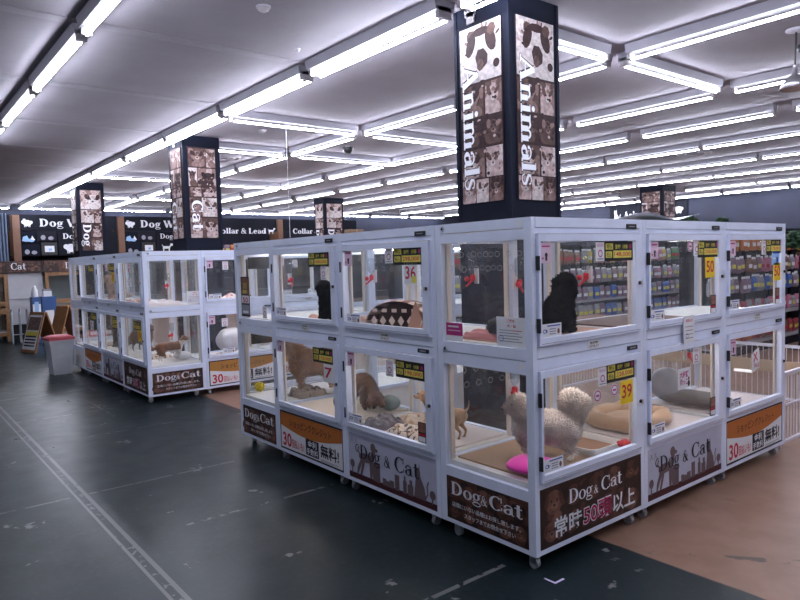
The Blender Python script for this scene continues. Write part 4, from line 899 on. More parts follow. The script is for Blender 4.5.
def short_dog(th=1.0):
    P_ = [((-.12, 0, .165), .045*th, (.09, 0, .17), .055*th), ((.12, 0, .20), .04*th, (.16, 0, .255), .034*th), ((.18, 0, .27), (.042, .038, .036)), ((.20, 0, .262), .024, (.245, 0, .252), .015),
          ((.165, -.035, .285), .013, (.165, -.048, .245), .010), ((.165, .035, .285), .013, (.165, .048, .245), .010), ((-.15, 0, .18), .013, (-.185, 0, .225), .009), ((-.185, 0, .225), .009, (-.19, 0, .275), .006)]
    for sy in (-1, 1):
        P_ += [((.09, .034*sy, .15), .026, (.095, .034*sy, .08), .015), ((.095, .034*sy, .08), .014, (.09, .034*sy, .012), .011), ((.09, .034*sy, .011), .012, (.108, .034*sy, .010), .010),
               ((-.12, .036*sy, .15), .036, (-.095, .036*sy, .095), .020), ((-.095, .036*sy, .095), .018, (-.14, .036*sy, .06), .011), ((-.14, .036*sy, .06), .011, (-.13, .036*sy, .012), .010), ((-.13, .036*sy, .011), .011, (-.112, .036*sy, .010), .010)]
    return P_
critter(short_dog(), TN, 'small short-haired tan puppy seen from behind with thin tail up', 'dog', (.30, .97, FL1 + .012), radians(105), .92, 0, 0, .009, 'puppy', [((.21, -.025, .285), .006), ((.21, .025, .285), .006)], ((.256, 0, .256), .009))
# brown curly dog bending over the blankets
curly = [((-.11, 0, .15), .065, (.05, 0, .16), .062), ((-.02, 0, .19), (.10, .07, .06)), ((.07, 0, .15), .045, (.14, 0, .11), .040), ((.165, 0, .095), (.05, .045, .042)), ((.20, 0, .08), .024, (.235, 0, .065), .017),
         ((.15, -.045, .10), .02, (.15, -.06, .055), .018), ((.15, .045, .10), .02, (.15, .06, .055), .018), ((-.16, 0, .18), .02, (-.19, 0, .22), .024)]
for sy in (-1, 1): curly += [((.05, .04*sy, .14), .032, (.06, .04*sy, .02), .019), ((-.11, .042*sy, .14), .042, (-.09, .042*sy, .08), .027), ((-.09, .042*sy, .08), .024, (-.12, .042*sy, .02), .018)]
critter(curly, BR, 'brown curly dog with head down seen beyond the grey blanket', 'dog', (.40, 1.98, FL1+.012), radians(-95), 1.08, 1500, .014, .010, 'poodle', [((.195, -.028, .108), .006), ((.195, .028, .108), .006)], ((.247, 0, .062), .009), jit=.008)
# sitting black poodle
sit = [((-.09, 0, .075), .085, (.02, 0, .19), .068), ((.03, 0, .21), .055, (.05, 0, .26), .045), ((.06, 0, .285), (.062, .055, .056)), ((.10, 0, .272), .03, (.145, 0, .262), .022),
       ((.045, -.055, .29), .024, (.045, -.068, .22), .022), ((.045, .055, .29), .024, (.045, .068, .22), .022), ((-.16, 0, .05), .022, (-.20, 0, .055), .03)]
for sy in (-1, 1): sit += [((.04, .04*sy, .17), .032, (.055, .042*sy, .02), .021), ((.055, .042*sy, .016), .02, (.085, .042*sy, .014), .016), ((-.08, .06*sy, .06), .055, (.0, .07*sy, .04), .03), ((-.01, .07*sy, .018), .02, (.04, .07*sy, .015), .016)]
critter(sit, BK, 'black curly poodle puppy sitting at the front of the corner upper cage', 'dog', (.60, .30, FL2 + .012), radians(5), 1.0, 2200, .014, .010, 'poodle', [((.108, -.03, .30), .006), ((.108, .03, .30), .006)], ((.165, 0, .268), .010), jit=.008)
critter(sit, BK, 'black curly poodle sitting at the right of the third upper cage on the left side', 'dog', (.15, 2.05, FL2 + .03), radians(100), .86, 1800, .014, .010, 'poodle', [((.108, -.03, .30), .006), ((.108, .03, .30), .006)], ((.165, 0, .268), .010), jit=.008)
curl = [((-.05, 0, .05), (.10, .08, .055)), ((.06, .03, .045), (.045, .04, .036)), ((.10, .035, .035), .022, (.13, .03, .028), .015), ((-.10, -.05, .025), .018, (-.02, -.09, .02), .012), ((.05, -.01, .065), .016, (.04, -.03, .04), .012)]
critter(curl, FUR('dark_grey_fur', (.03, .03, .035)), 'dark grey puppy curled up asleep on the salmon blanket', 'dog', (.16, .30, FL2 + .035), radians(-75), .85, 900, .012, .009, 'puppy', [((.085, .062, .05), .004)], ((.146, .03, .03), .007))
critter(sit, APR, 'pale apricot poodle sitting in the farthest upper cage of the left island', 'dog', (IX+.24, IY+2.08, FL2 + .012), radians(170), 1.05, 1800, .014, .010, 'poodle', [((.108, -.03, .30), .007), ((.108, .03, .30), .007)], ((.165, 0, .268), .011), jit=.008)
# brown and white cat, walking, left island lower corner cage
cat = [((-.12, 0, .17), .055, (.09, 0, .165), .052), ((.11, 0, .19), .04, (.15, 0, .225), .036), ((.175, 0, .24), (.046, .044, .040)), ((.20, 0, .232), .022, (.218, 0, .230), .016), ((.165, -.026, .268), .014, (.165, -.03, .298), .003), ((.165, .026, .268), .014, (.165, .03, .298), .003),
       ((-.16, 0, .17), .02, (-.22, 0, .16), .02), ((-.22, 0, .16), .02, (-.25, 0, .22), .019), ((-.25, 0, .22), .019, (-.22, 0, .27), .016)]
for sy in (-1, 1): cat += [((.09, .032*sy, .15), .026, (.095, .032*sy, .015), .014), ((-.12, .034*sy, .14), .038, (-.10, .034*sy, .08), .022), ((-.10, .034*sy, .08), .018, (-.135, .034*sy, .045), .012), ((-.135, .034*sy, .045), .012, (-.125, .034*sy, .012), .012)]
critter(cat, FUR('ginger_brown_fur', (.24, .10, .05)), 'brown and white cat walking in the lower corner cage of the left island', 'cat', (IX+.34, IY+.20, FL1 + .012), radians(5), 1.02, 1500, .012, .010, 'cat', [((.212, -.018, .25), .006), ((.212, .018, .25), .006)], ((.234, 0, .236), .006), WHF, lambda c: (c.x > .10 and c.z < .23) or c.z < .07 or (c.z < .13 and c.x > -.06))
critter(short_dog(1.5), BR, 'brown dog standing in the middle lower cage of the left island', 'dog', (IX+.38, IY+W*1.45, FL1 + .006), radians(-80), 1.25, 1200, .012, .012, 'puppy', [((.21, -.025, .285), .006), ((.21, .025, .285), .006)], ((.256, 0, .256), .009))
critter(sit, FUR('grey_brown_fur', (.14, .11, .10)), 'grey brown dog sitting in the farthest lower cage of the left island', 'dog', (IX+.35, IY+2.35, FL1 + .006), radians(140), 1.0, 900, .012, .012, 'puppy', [((.108, -.03, .30), .006), ((.108, .03, .30), .006)], ((.165, 0, .268), .010))
# soft things, left island
heap('blanket', (IX+.30, IY+.32, FL2), 0, .20, .22, .07, [WHM], 'white blanket in the upper corner cage of the left island', seed=31)
heap('blanket', (IX+.36, IY+.70, FL1), 0, .16, .14, .06, [CRF, BRNF, BEI], 'brown and cream blanket behind the cat', seed=33)
cushion('pet_bed', (IX+.50, IY+.24, FL1+.008), 0, (.10, .10, .05), mat('white_plush', (.7, .68, .7), .9), 'white round bed beside the cat', 'pet bed', .08, 7)
heap('blanket', (IX+.30, IY+1.25, FL2), 0, .18, .16, .06, [PEACH, WHM], 'pink and white blanket in the upper middle cage of the left island', seed=35)
heap('blanket', (IX+.30, IY+2.70, FL1), 0, .2, .14, .06, [BEI, WHM], 'beige blanket in the farthest lower cage of the left island', seed=36)
heap('blanket', (IX+D+.45, IY+.3, FL2), 0, .28, .16, .10, [WHM, SAL], 'white and red blanket in the upper front cage of the left island', seed=37)
cushion('plush_cat_tent', (IX+D+.50, IY+.36, FL1+.03), 0, (.18, .15, .15), mat('white_grey_plush', (.5, .5, .56), .9), 'big white domed plush in the lower front cage of the left island', 'pet bed', .15, 8)
heap('blanket', (IX+D+.28, IY+.18, FL1), 0, .18, .10, .05, [WHM, BRNF], 'white and brown blanket in the lower front cage of the left island', seed=38)
# plastic sheet on the roof
m = MB(); n = 18; vs = []
for j in range(7):
    for i in range(n+1):
        u = i/n; vs.append((1.04 + u*.62, .015 + j*.06, 1.753 + .045*max(0, 1-j/5.0)*(abs(u*2-1)**1.5) + .008*sin(u*6)**2))
fs = [(j*(n+1)+i, j*(n+1)+i+1, (j+1)*(n+1)+i+1, (j+1)*(n+1)+i) for j in range(6) for i in range(n)]
m.add(vs, fs, mat('milky_sheet', (.6, .6, .62), .3), True); m.add([(a, b, c+.003) for a, b, c in vs], [q[::-1] for q in fs], MATS['milky_sheet'], True)
tag(m.build('plastic_sheet'), 'curled white plastic sheet lying on the roof of the middle front showcase', 'sheet')

# ------------------------------------------------------------------ floor mark, bin, far-left fixtures
m = MB(); tm = mat('lilac_tape', (.6, .5, .75), .6); m.box(-.006, .065, -.006, .006, 0, .0012, tm); m.box(-.006, .006, .006, .065, 0, .0012, tm)
place(tag(m.build('floor_tape_mark'), 'small lilac L-shaped tape mark on the dark floor before the corner', 'tape mark'), (-.01, -.12, 0), 0)
r = empty('rubbish_bin', (-.32, 8.95, 0), radians(4), 'light grey rectangular rubbish bin with red rimmed lid', 'bin')
GB = mat('grey_bin_plastic', (.58, .60, .66), .5); RB = mat('red_bin_plastic', (.55, .10, .13), .5)
m = MB(); v = [(-.14,-.15,0),(.14,-.15,0),(.14,.15,0),(-.14,.15,0),(-.19,-.19,.50),(.19,-.19,.50),(.19,.19,.50),(-.19,.19,.50)]
m.add(v, [(0,3,2,1),(0,1,5,4),(1,2,6,5),(2,3,7,6),(3,0,4,7),(4,5,6,7)], GB); m.box(-.205, .205, -.205, .205, .48, .52, GB); m.box(-.15,.15,-.178,-.16,.25,.262,GB); m.build('body', r)
m = MB(); m.box(-.21, .21, -.21, .21, .52, .56, RB); superell(m, (0, 0, .56), (.20, .20, .035), RB, 5, 24); m.build('lid', r, label='red lid'); r.scale = (.86, .86, 1)

WD = mat('showcase_wood', (.30, .155, .07), .4, var=.25, vscale=14); WALLP = mat('pale_panel', (.46, .46, .50), .6)
def wood_tank(x0, x1, y0, y1, word, label, seed):
    r = empty('wooden_pet_cabinet', (x0, y0, 0), 0, label, 'pet cabinet'); w, d = x1-x0, y1-y0
    m = MB()
    for a, b in ((0, .07), (w-.07, w)): m.box(a, b, 0, .07, 0, 1.52, WD); m.box(a, b, d-.07, d, 0, 1.52, WD)
    for z0, z1 in ((.62, .75), (.80, .90), (1.45, 1.53), (.12, .2)): m.box(.07, w-.07, 0, .05, z0, z1, WD); m.box(0, .05, .07, d-.07, z0, z1, WD)
    m.build('frame', r)
    m = MB(); m.box(.02, w-.02, .06, d, .70, .72, LINER); m.box(.02, w-.02, .06, d, .20, .22, LINER); m.box(.02, w-.02, d-.03, d, .2, 1.5, mat('aqua_back', (.30, .36, .36), .6)); m.box(.02, w-.02, .08, d, 1.49, 1.51, LINER); m.build('inner_panel', r)
    m = MB(); m.box(.07, w-.07, .02, .026, .90, 1.45, GLASS); m.box(.07, w-.07, .02, .026, .22, .62, GLASS); m.build('pane', r)
    m = MB(); m.box(0, w, 0, d, 1.53, 1.56, BLACK); m.box(-.01, w+.01, -.03, .0, 1.54, 1.80, COLL)
    m.M = Matrix.Translation((0, -.031, 1.54)); brown_faces(m, w, .26, seed); serif(m, word, w*.3, .07, .14, WHITEP, 8); m.build('header_sign', r)
    return r
wood_tank(.66, 2.1, 15.0, 15.8, 'Dog', 'brown wooden glass pet cabinet with Dog header behind the sandwich board', 1)
wood_tank(-1.6, -.10, 15.0, 15.8, 'Cat', 'brown wooden glass pet cabinet at the far left edge', 2)
r = empty('panelled_counter', (-.08, 15.05, 0), 0, 'pale panelled cabinet with black base between the wooden pet cabinets', 'cabinet')
m = MB(); m.box(0, .7, .05, .7, .36, 1.53, WALLP); m.box(-.01, .71, .03, .7, .93, .95, mat('grey_line', (.3, .3, .33), .6)); m.build('body', r)
m = MB(); m.box(0, .7, .08, .68, 0, .36, BLACK); m.build('base', r)
m = MB(); m.box(-.02, .72, .0, .7, 1.53, 1.56, BLACK); m.box(-.02, .72, -.03, .0, 1.54, 1.80, COLL); m.M = Matrix.Translation((0, -.031, 1.54)); brown_faces(m, .7, .26, 9); serif(m, 'Cat', .06, .07, .15, WHITEP, 8); m.build('header_sign', r)
# shelf-top goods row behind header
for i in range(14):
    m = MB(); c = [(.5,.5,.5),(.25,.05,.08),(.1,.1,.14),(.3,.2,.2)][i % 4]; mt = mat('carton_%d' % (i % 4), c, .6); hh = .14 + .05*((i*7) % 4)/3
    m.box(-.07, .07, -.07, .07, 0, hh, mt); m.box(-.072, .072, -.072, .072, hh*.75, hh, PAPER if i % 3 == 0 else mt); m.cyl((0, 0, hh), (0, 0, hh+.02), .02, .02, mt, 8)
    place(tag(m.build('goods_box'), ['pale', 'dark red', 'black', 'brown'][i % 4] + ' small box, ' + ORD[i] + ' from the left on top of the wooden pet cabinets', 'box', 'boxes on top of the wooden cabinets'), (-.5 + i*.18, 15.35, 1.56))
# blue boxes, frame, boards
def stand_board(x, y, h, mt, label, lean, rz, w=.42):
    r = empty('sandwich_board', (x, y, 0), rz, label, 'sign board')
    for s_ in (1, -1):
        m = MB(); a = radians(lean)*s_; m.M = Matrix.Translation((0, -(sin(radians(lean))*h + .014)*s_, 0)) @ Matrix.Rotation(-a, 4, 'X')
        m.box(-w/2, w/2, -.012, .012, 0, h, WOODP); 
        if mt == 'photo' and s_ == 1:
            m.M = m.M @ Matrix.Translation((0, -.013, 0)); m.rect(-w/2+.03, w/2-.03, .06, h-.06, PAPER, 1); m.rect(-w/2+.05, w/2-.05, h*.55, h-.1, SEP[2], 2); m.rect(-w/2+.05, w/2-.05, h*.4, h*.52, YEL, 2)
            for i in range(4): m.rect(-w/2+.06, w/2-.08, .12+i*.06, .15+i*.06, INK, 2)
        m.build('panel', r)
    return r
stand_board(.02, 12.35, .80, 'photo', 'leaning sandwich board with photo and price print left of the bin', 17, radians(-70), .5)
stand_board(.62, 13.1, .85, 'wood', 'plain brown wooden A-frame behind the rubbish bin', 17, radians(-70))
m = MB(); BB = mat('blue_carton', (.03, .09, .26), .5); m.box(0, .16, 0, .3, 0, 1.0, BB); m.box(.0, .16, -.002, 0, .5, .85, PAPER); m.box(.04, .12, -.004, -.002, .1, .9, LBLUE)
place(tag(m.build('blue_carton'), 'tall blue and white carton beside the chrome rack', 'carton'), (.20, 14.0, 0))
m = MB(); m.box(0, .28, 0, .3, 0, 1.0, BB); m.box(.05, .22, -.002, 0, .3, .7, PAPER)
place(tag(m.build('blue_carton'), 'wide blue carton behind the sandwich board', 'carton'), (.40, 14.05, 0))
m = MB(); m.lathe([(.06, 0), (.07, .02), (.055, .16), (.03, .2), (.03, .24), (0, .25)], PAPER, n=16); place(tag(m.build('white_jar'), 'white jar on top of the tall blue carton', 'jar'), (.28, 14.15, 1.0))
m = MB(); m.box(-.08, .08, -.07, .07, 0, .16, PAPER); m.box(-.082, .082, -.072, .072, .12, .165, GREYP); place(tag(m.build('white_box'), 'white box on top of the wide blue carton', 'box'), (.53, 14.2, 1.0))
CH = mat('white_rack_tube', (.65, .72, .78), .25, .3)
r = empty('tubular_rack', (-.16, 14.3, 0), 0, 'white curved tube rack in front of the black cabinet base', 'rack')
for i, x in enumerate((0, .16, .3)):
    m = MB(); m.tube([(x, 0, 0), (x, 0, .62), (x+.02, .05, .72), (x+.02, .18, .74), (x+.02, .26, .68), (x+.02, .28, 0)], .014, CH); m.build('side_tube', r)
m = MB(); 
for z in (.2, .45): m.tube([(0, 0, z), (.3, 0, z)], .010, CH)
m.build('crossbar', r)
# open shelf with pink boxes under Dog cabinet
m = MB(); m.box(0, .5, 0, .3, 0, .12, RB); m.box(.02, .48, -.002, 0, .02, .10, PAPER); place(tag(m.build('pink_box'), 'pink and white flat box on the floor by the wooden cabinet', 'box'), (1.45, 14.6, 0))

# ------------------------------------------------------------------ back wall department shelving
def wallsign(x, word, label, h=.26, second=None, dog=True):
    pass
def polysil(m, u, v, s, mt, k=2, kind='dog'):
    if kind == 'dog':
        for p in [[(0,.22),(.5,.22),(.52,.4),(.03,.4)], [(.02,0),(.08,0),(.12,.25),(.02,.25)], [(.40,0),(.46,0),(.5,.25),(.4,.25)], [(.46,.32),(.52,.3),(.66,.5),(.56,.56)], [(-.06,.5),(-.02,.5),(.08,.36),(.02,.34)]]: m.poly([(u+a*s, v+b*s) for a, b in p], mt, k)
        m.disc(u+.62*s, v+.5*s, .11*s, .09*s, mt, k, 12)
    elif kind == 'fluffy':
        m.disc(u+.3*s, v+.34*s, .32*s, .26*s, mt, k); m.disc(u+.02*s, v+.42*s, .16*s, .16*s, mt, k); m.disc(u+.6*s, v+.4*s, .12*s, .14*s, mt, k)
        for a in (.1, .2, .42, .5): m.rect(u+(a-.03)*s, u+(a+.03)*s, v, v+.2*s, mt, k)
    elif kind == 'cat': catsil(m, u, v, s, mt, k)
DK = mat('dark_shelf', (.014, .014, .024), .7, spec=.2); SIGN = mat('sign_black', (.007, .008, .015), .7, spec=.2)
def dept(x0, x1, word, label, photos=True, z=3.0, h=.24, w2='Dog & Cat', wood=True, depth=.7, col=None):
    r = empty('department_shelf', (x0, Y1 - .9, 0), 0, label, 'shelving'); w = x1 - x0; yf = .9 - depth
    if wood:
        m = MB(); m.box(-.0, .20, yf - .04, .89, 0, 3.28, mat('post_wood', (.17, .08, .045), .5)); m.build('end_post', r, label='brown wooden post')
    m = MB(); m.box(.2, w, yf+.05, .89, 2.0, 2.04, DK); pass
    m.box(.2, w, .85, .89, 0, 2.85, DK)
    for zz in (.1, .6, 1.1, 1.55, 2.0): m.box(.2, w, yf+.05, .86, zz, zz+.03, DK)
    m.build('frame', r)
    m = MB(); m.box(.2, w, yf, yf+.04, 2.82, 3.30, SIGN); m.M = Matrix.Translation((0, yf - .001, 0)); u = .6
    if not photos: u = .12 if not wood else .65
    if photos: polysil(m, .30, 2.92, .36, WHITEP, 2, 'fluffy'); m.disc(.33, 3.15, .04, .02, WHITEP, 2); u = .74
    u += serif(m, word, u, z - .06, h, WHITEP, 3, 1.25, .05, .06); 
    if not photos: polysil(m, u+.1, z-.08, .4, WHITEP, 2, 'dog')
    m.build('header_sign', r)
    if photos:
        m = MB(); m.box(1.25, w, yf, yf+.03, 2.04, 2.80, SIGN); m.M = Matrix.Translation((0, yf - .001, 0)); serif(m, 'Dog', 1.38, 2.56, .17, WHITEP, 3, 1.2, .03, .03); serif(m, '&', 1.95, 2.56, .1, WHITEP, 3, 1.2); serif(m, 'Cat', 2.15, 2.56, .17, WHITEP, 3, 1.2, .03, .03)
        polysil(m, 1.45, 2.10, .50, GREYP if False else WHITEP, 3, 'fluffy' if x0 < 2 else 'dog'); polysil(m, 2.25, 2.10, .36, WHITEP, 3, 'cat'); m.build('silhouette_panel', r)
        m = MB(); 
        for (a, b, c, e, q) in [(.22, .62, 2.44, 2.78, 0), (.66, 1.2, 2.5, 2.8, 1), (.22, .70, 2.06, 2.40, 2), (.76, 1.2, 2.06, 2.44, 3)]:
            m.M = Matrix.Identity(4); m.box(a, b, yf, yf+.02, c, e, [NAVY, DK, NAVY, BLACK][q]); m.M = Matrix.Translation((0, yf - .001, 0))
            if q == 3: m.rect(a+.09, b-.08, c+.09, e-.10, WHITEP, 2); m.rect(a+.2, b-.15, c+.13, e-.18, LBLUE, 3)
            else: m.disc(a+(b-a)*.3, c+.10, .07, .08, GREYP, 2, 8); m.disc(a+(b-a)*.7, c+.08, .08, .06, LBLUE if q == 0 else GREYP, 2, 8)
            if q == 0: m.poly([(a+.02, c+.05), (a+.25, c+.03), (a+.16, c+.22), (a+.05, c+.18)], LBLUE, 3); m.poly([(a+.26, c+.1), (a+.38, c+.08), (a+.3, c+.22)], PAPER, 3)
        m.build('display_print', r)
    rd = random.Random(int(x0*10))
    m = None
    return r
dept(.93, 3.95, 'Dog Wear', 'dark wall shelving with Dog Wear sign at the far left')
dept(3.98, 7.2, 'Dog Wear', 'dark wall shelving with Dog Wear sign between the two left pillars')
dept(7.25, 9.85, 'Collar & Lead', 'wall shelving with Collar & Lead sign behind the left island', photos=False, z=2.80, h=.20, wood=False)
dept(9.9, 13.6, 'Collar & Lead', 'wall shelving with Collar & Lead sign left of the small distant pillar', photos=False, z=2.80, h=.20)
dept(-3.2, .88, 'Cat', 'dark wall shelving with a Cat sign at the left edge', photos=False, wood=False)
m = MB(); m.box(0, .5, 0, .05, 1.5, 3.3, mat('blue_curtain', (.10, .13, .20), .8))
for i in range(6): m.cyl((.04+i*.085, -.01, 1.5), (.04+i*.085, -.01, 3.3), .03, .03, MATS['blue_curtain'], 8)
place(tag(m.build('curtain'), 'blue grey hanging curtain at the left edge of the back wall', 'curtain'), (.25, 20.6, 0))
GC = [('pale', (.30,.30,.34)), ('navy', (.04,.06,.18)), ('brown', (.2,.1,.06)), ('mauve', (.22,.14,.2)), ('red', (.35,.05,.07)), ('orange', (.55,.18,.04)), ('green', (.08,.25,.1)), ('yellow', (.55,.42,.06)), ('blue', (.06,.15,.45)), ('pink', (.55,.2,.3))]
def goods(x, y, z, w, h, d, ci, label, group, name='goods_pack', rz=0, hook=True):
    m = MB(); mt = mat('pack_' + GC[ci][0], GC[ci][1], .4, var=.3, vscale=30)
    k = min(d, w)*.3
    vs = []
    for zz, sx, sy in ((0, 1, .15), (h*.12, 1, .8), (h*.5, 1, 1), (h*.82, 1, .8), (h, 1, .12)):
        vs += [(-w/2*sx, -d/2*sy, zz), (w/2*sx, -d/2*sy, zz), (w/2*sx, d/2*sy, zz), (-w/2*sx, d/2*sy, zz)]
    fs = [(j*4+i, j*4+(i+1) % 4, (j+1)*4+(i+1) % 4, (j+1)*4+i) for j in range(4) for i in range(4)] + [(3,2,1,0), (16,17,18,19)]
    m.add(vs, fs, mt); m.add([(-w*.4, -d*.52, h*.3), (w*.4, -d*.52, h*.3), (w*.4, -d*.52, h*.55), (-w*.4, -d*.52, h*.55)], [(0,1,2,3)], [PAPER, YEL, PAPER, RED][(ci*3+int(z*10)) % 4])
    if hook: m.box(-w*.45, w*.45, -.003, .003, h-.01, h+.035, PAPER)
    o = m.build(name); place(o, (x, y, z), rz); tag(o, label, 'package', group); return o
rd = random.Random(11)
for x0 in (8.6, 12.0):
    for i in range(9):
        for j, z in enumerate((2.04,)):
            c = rd.choice([2, 5, 0, 3]); goods(x0 - 1.1 + i*.22, Y1-.35, z, .18, .3, .12, c, GC[c][0] + ' package, ' + ORD[i + (9 if x0 > 9 else 0)] + ' from the left on the shelf under the Collar & Lead signs', 'packages on the back wall shelves', hook=False)
# cartons above shelving in the middle distance
r = empty('stock_rack', (11.2, 18.0, 0), 0, 'tall brown stock rack seen between the small pillar and big pillar', 'rack')
m = MB()
for x in (0, 2.2, 4.4): m.box(x, x+.06, 0, .06, 0, 2.4, DK); m.box(x, x+.06, .5, .56, 0, 2.4, DK)
for z in (.4, 1.1, 1.8, 2.34): m.box(0, 4.46, 0, .56, z, z+.04, DK)
m.build('frame', r)
CBM = mat('cardboard', (.20, .13, .08), .8, var=.1)
for i in range(6):
    m = MB(); m.box(0, .62, 0, .5, 0, .32 if i % 2 else .38, CBM); m.box(.28, .34, -.002, .5, .0, (.32 if i % 2 else .38)+.002, mat('packing_tape', (.3, .22, .13), .5))
    place(tag(m.build('cardboard_box'), 'brown cardboard box, ' + ORD[i] + ' from the left on the distant stock rack', 'box', 'cardboard boxes on the stock rack'), (11.3 + i*.7, 18.03, 2.382))
m = MB(); m.box(0, 2.4, 0, .06, 0, .30, mat('green_panel', (.03, .12, .07), .6)); m.box(0, 2.4, -.01, 0, .12, .17, PAPER); place(tag(m.build('green_header'), 'green header board beside the cardboard boxes', 'sign'), (16.0, 18.0, 2.5))
m = MB(); m.box(.0, 2.4, .0, .5, 0, 2.48, DK)
for i in range(6): m.box(.05, 2.35, -.01, 0, .2+i*.38, .24+i*.38, GREYP)
place(tag(m.build('gondola'), 'dark closed gondola under the green header board', 'shelving'), (16.0, 18.02, 0))
# Animal & Bird sign on the right wall
m = MB(); m.box(0, 3.25, 0, .05, 2.3, 3.54, SIGN); m.M = Matrix.Translation((0, -.001, 0)); polysil(m, .28, 2.86, .5, WHITEP, 2, 'cat')
serif(m, 'Animal & Bird', .62, 2.92, .30, WHITEP, 3, .76, .03, .03); polysil(m, 2.78, 3.0, .42, WHITEP, 2, 'fluffy')
o = m.build('department_sign'); place(o, (X1 - .06, 13.55, 0), -pi/2); tag(o, 'black Animal & Bird sign on the right wall behind the distant pillar', 'sign')

# ------------------------------------------------------------------ aisle gondolas on the right
def gondola(x0, x1, y, label, zt=1.95, shelves=(.15, .55, .95, 1.35)):
    r = empty('gondola', (x0, y, 0), 0, label, 'shelving'); w = x1-x0
    m = MB(); m.box(0, w, .42, .46, 0, zt-.1, mat('dark_pegboard', (.05, .055, .075), .7))
    for i in range(int(w/.9)+1): m.box(i*.9, i*.9+.04, .38, .5, 0, zt-.02, DK)
    m.box(0, w, .02, .88, 0, .12, DK); m.build('back_panel', r)
    for z in shelves[:2] if True else shelves:
        m = MB(); m.box(0, w, .0, .42, z, z+.025, GREYP); m.box(0, w, -.012, 0, z-.01, z+.04, mat('price_rail', (.35, .34, .36), .4)); m.build('shelf', r)
    m = MB(); m.box(-.05, w+.05, .05, .85, zt-.04, zt, DK); m.build('top_panel', r)
    return r
def rows(x0, x1, y, zs, step, label, group, pal, h=.2, seed=0, maxn=300):
    rd = random.Random(seed); n = 0
    for zi, z in enumerate(zs):
        x = x0 + .06; k = 0
        while x < x1 - .05 and n < maxn:
            c = rd.choice(pal[zi % len(pal)]); goods(x, y + rd.uniform(0, .05), z + (0 if zi < 2 else rd.uniform(-.01, .01)), step*.82, h*rd.uniform(.85, 1.0), .05, c, GC[c][0] + ' ' + label[zi % len(label)].replace(' ', ' %s from left, ' % ORD[k], 1), group, hook=zi >= 2); k += 1; x += step*rd.uniform(.95, 1.1); n += 1
gondola(6.7, 12.1, 2.4, 'right-hand aisle gondola hung with colourful packets behind the pen', 1.90)
rows(6.75, 12.0, 2.48, (.176, .576, .92, 1.22, 1.55), .165, ['packet lowest shelf of the right-hand gondola', 'packet second shelf of the right-hand gondola', 'packet lowest hanging row of the right-hand gondola', 'packet middle hanging row of the right-hand gondola', 'packet top hanging row of the right-hand gondola'], 'packets on the right-hand gondola',
     [[2, 5, 4], [4, 9, 0], [0, 3, 8], [3, 0, 2, 9], [5, 5, 4, 7]], .24, 3)
gondola(4.6, 14.2, 6.6, 'long gondola of pouches further back behind the front island', 1.90)
rows(4.7, 14.1, 6.68, (.176, .576, .95, 1.38), .21, ['pouch lowest shelf of the long back gondola', 'pouch second shelf of the long back gondola', 'pouch lower hanging row of the long back gondola', 'pouch upper hanging row of the long back gondola'], 'pouches on the long back gondola',
     [[8, 0, 3], [8, 3, 0], [3, 0, 9], [9, 0, 7, 2, 6]], .30, 5)
m = MB(); m.box(0, 2.2, 0, .5, 0, .18, mat('low_bench_wood', (.22, .09, .05), .5)); m.box(0, 2.2, -.01, 0, .14, .19, BRNF)
for i in range(4): m.box(.1+i*.65, .16+i*.65, .05, .45, -.30, 0, DK)
place(tag(m.build('low_bench'), 'low red-brown display bench before the long back gondola', 'bench'), (5.6, 4.6, .30))
# plants on gondola tops and beside
def plant(x, y, z, s, label, n=240, seed=0, pot=True, stand=0):
    r = empty('artificial_plant', (x, y, z), 0, label, 'plant')
    if stand: m = MB(); m.cyl((0, 0, -stand), (0, 0, 0), .02, .02, DK, 8); m.cyl((0, 0, -stand), (0, 0, -stand+.02), .15, .15, DK, 16); m.build('stand', r)
    rd = random.Random(seed); m = MB(); G1 = mat('leaf_green', (.015, .05, .02), .5, var=.4, vscale=9)
    for i in range(n):
        a = rd.uniform(0, 2*pi); e = rd.uniform(-.2, 1.2); R_ = s*rd.uniform(.3, 1); c = Vector((cos(a)*cos(e)*R_, sin(a)*cos(e)*R_, .08 + s*.35 + sin(e)*R_*.9)); d = Vector((rd.uniform(-1,1), rd.uniform(-1,1), rd.uniform(-.6,.8))).normalized(); q = d.orthogonal().normalized(); l = .07
        m.add([c - d*l, c + q*l*.4 - d*l*.1, c + d*l, c - q*l*.4 - d*l*.1, c + d.cross(q)*.01], [(0,1,4),(1,2,4),(2,3,4),(3,0,4)], G1)
    m.build('foliage', r)
    m = MB(); m.lathe([(.05, 0), (.06, .07), (.055, .07), (0, .06)], mat('brown_pot', (.12, .06, .04), .6), n=14); m.build('pot', r)
    m = MB()
    for i in range(5): a = i*1.3; m.cyl((0, 0, .1), (cos(a)*s*.5, sin(a)*s*.5, .14+s*.6), .007, .004, mat('stem_brown', (.06, .04, .02), .7), 6)
    m.build('stem', r)
plant(6.95, 2.85, 1.90, .07, 'small artificial plant on the left of the gondola top', seed=1)
plant(7.9, 2.85, 1.90, .07, 'small artificial plant in the middle of the gondola top', seed=2)
plant(8.75, 2.05, 1.45, .26, 'large leafy artificial plant on a stand before the gondola at the right edge', 700, 3, True, 1.45)
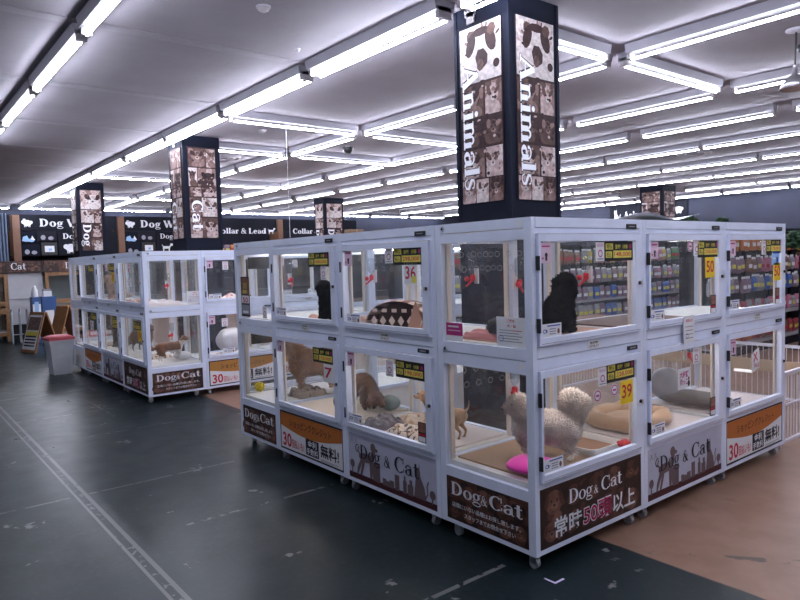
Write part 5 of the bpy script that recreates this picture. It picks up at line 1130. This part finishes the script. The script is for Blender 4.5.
# wire pen to the right of the front island
WR = mat('white_wire', (.66, .64, .72), .4); WRW = mat('beige_rail', (.42, .30, .2), .5)
def pen(x, y, rz, w, h, label, rail=False):
    r = empty('wire_pen_panel', (x, y, 0), rz, label, 'pen panel', 'white wire pen panels')
    m = MB(); m.box(0, .02, -.01, .01, 0, h, WR); m.box(w-.02, w, -.01, .01, 0, h, WR); m.box(0, w, -.012, .012, h-.03, h, WR); m.box(0, w, -.01, .01, .04, .06, WR); m.box(0, w, -.006, .006, h*.55, h*.55+.012, WR); m.build('frame', r)
    m = MB(); n = int(w/.055)
    for i in range(1, n): m.cyl((i*w/n, 0, .05), (i*w/n, 0, h-.02), .0035, .0035, WR, 6, False)
    m.build('bars', r)
    if rail: m = MB(); m.box(0, w, -.02, .02, h*.52, h*.72, WRW); m.build('rail', r)
pen(2.96, .06, 0, 1.7, .60, 'white wire pen panel running right from the end of the front island')
pen(4.67, .06, pi/2, 2.6, .60, 'white wire pen panel at the far side of the pen, running away', True)
pen(2.97, 2.68, 0, 1.69, .60, 'white wire pen panel closing the back of the pen', True)

# ------------------------------------------------------------------ world, camera
w = bpy.data.worlds.new('World'); SC.world = w; w.use_nodes = True
w.node_tree.nodes['Background'].inputs['Color'].default_value = (.5, .52, .65, 1); w.node_tree.nodes['Background'].inputs['Strength'].default_value = .15
f_, yaw, pitch, roll = 660.93, radians(51.4728), radians(-3.4065), radians(-1.6878)
fwd = Vector((cos(pitch)*cos(yaw), cos(pitch)*sin(yaw), sin(pitch))); rt = Vector((sin(yaw), -cos(yaw), 0)); up = rt.cross(fwd)
r_ = rt*cos(roll) + up*sin(roll); u_ = -rt*sin(roll) + up*cos(roll)
cam = bpy.data.cameras.new('camera'); co = bpy.data.objects.new('camera', cam); COL.objects.link(co)
co.matrix_world = Matrix(((r_.x, u_.x, -fwd.x, -2.4703), (r_.y, u_.y, -fwd.y, -2.0844), (r_.z, u_.z, -fwd.z, 1.5588), (0, 0, 0, 1)))
cam.sensor_width = 36; cam.sensor_fit = 'HORIZONTAL'; cam.lens = f_*36/800; cam.clip_start = .05; cam.clip_end = 100
SC.camera = co
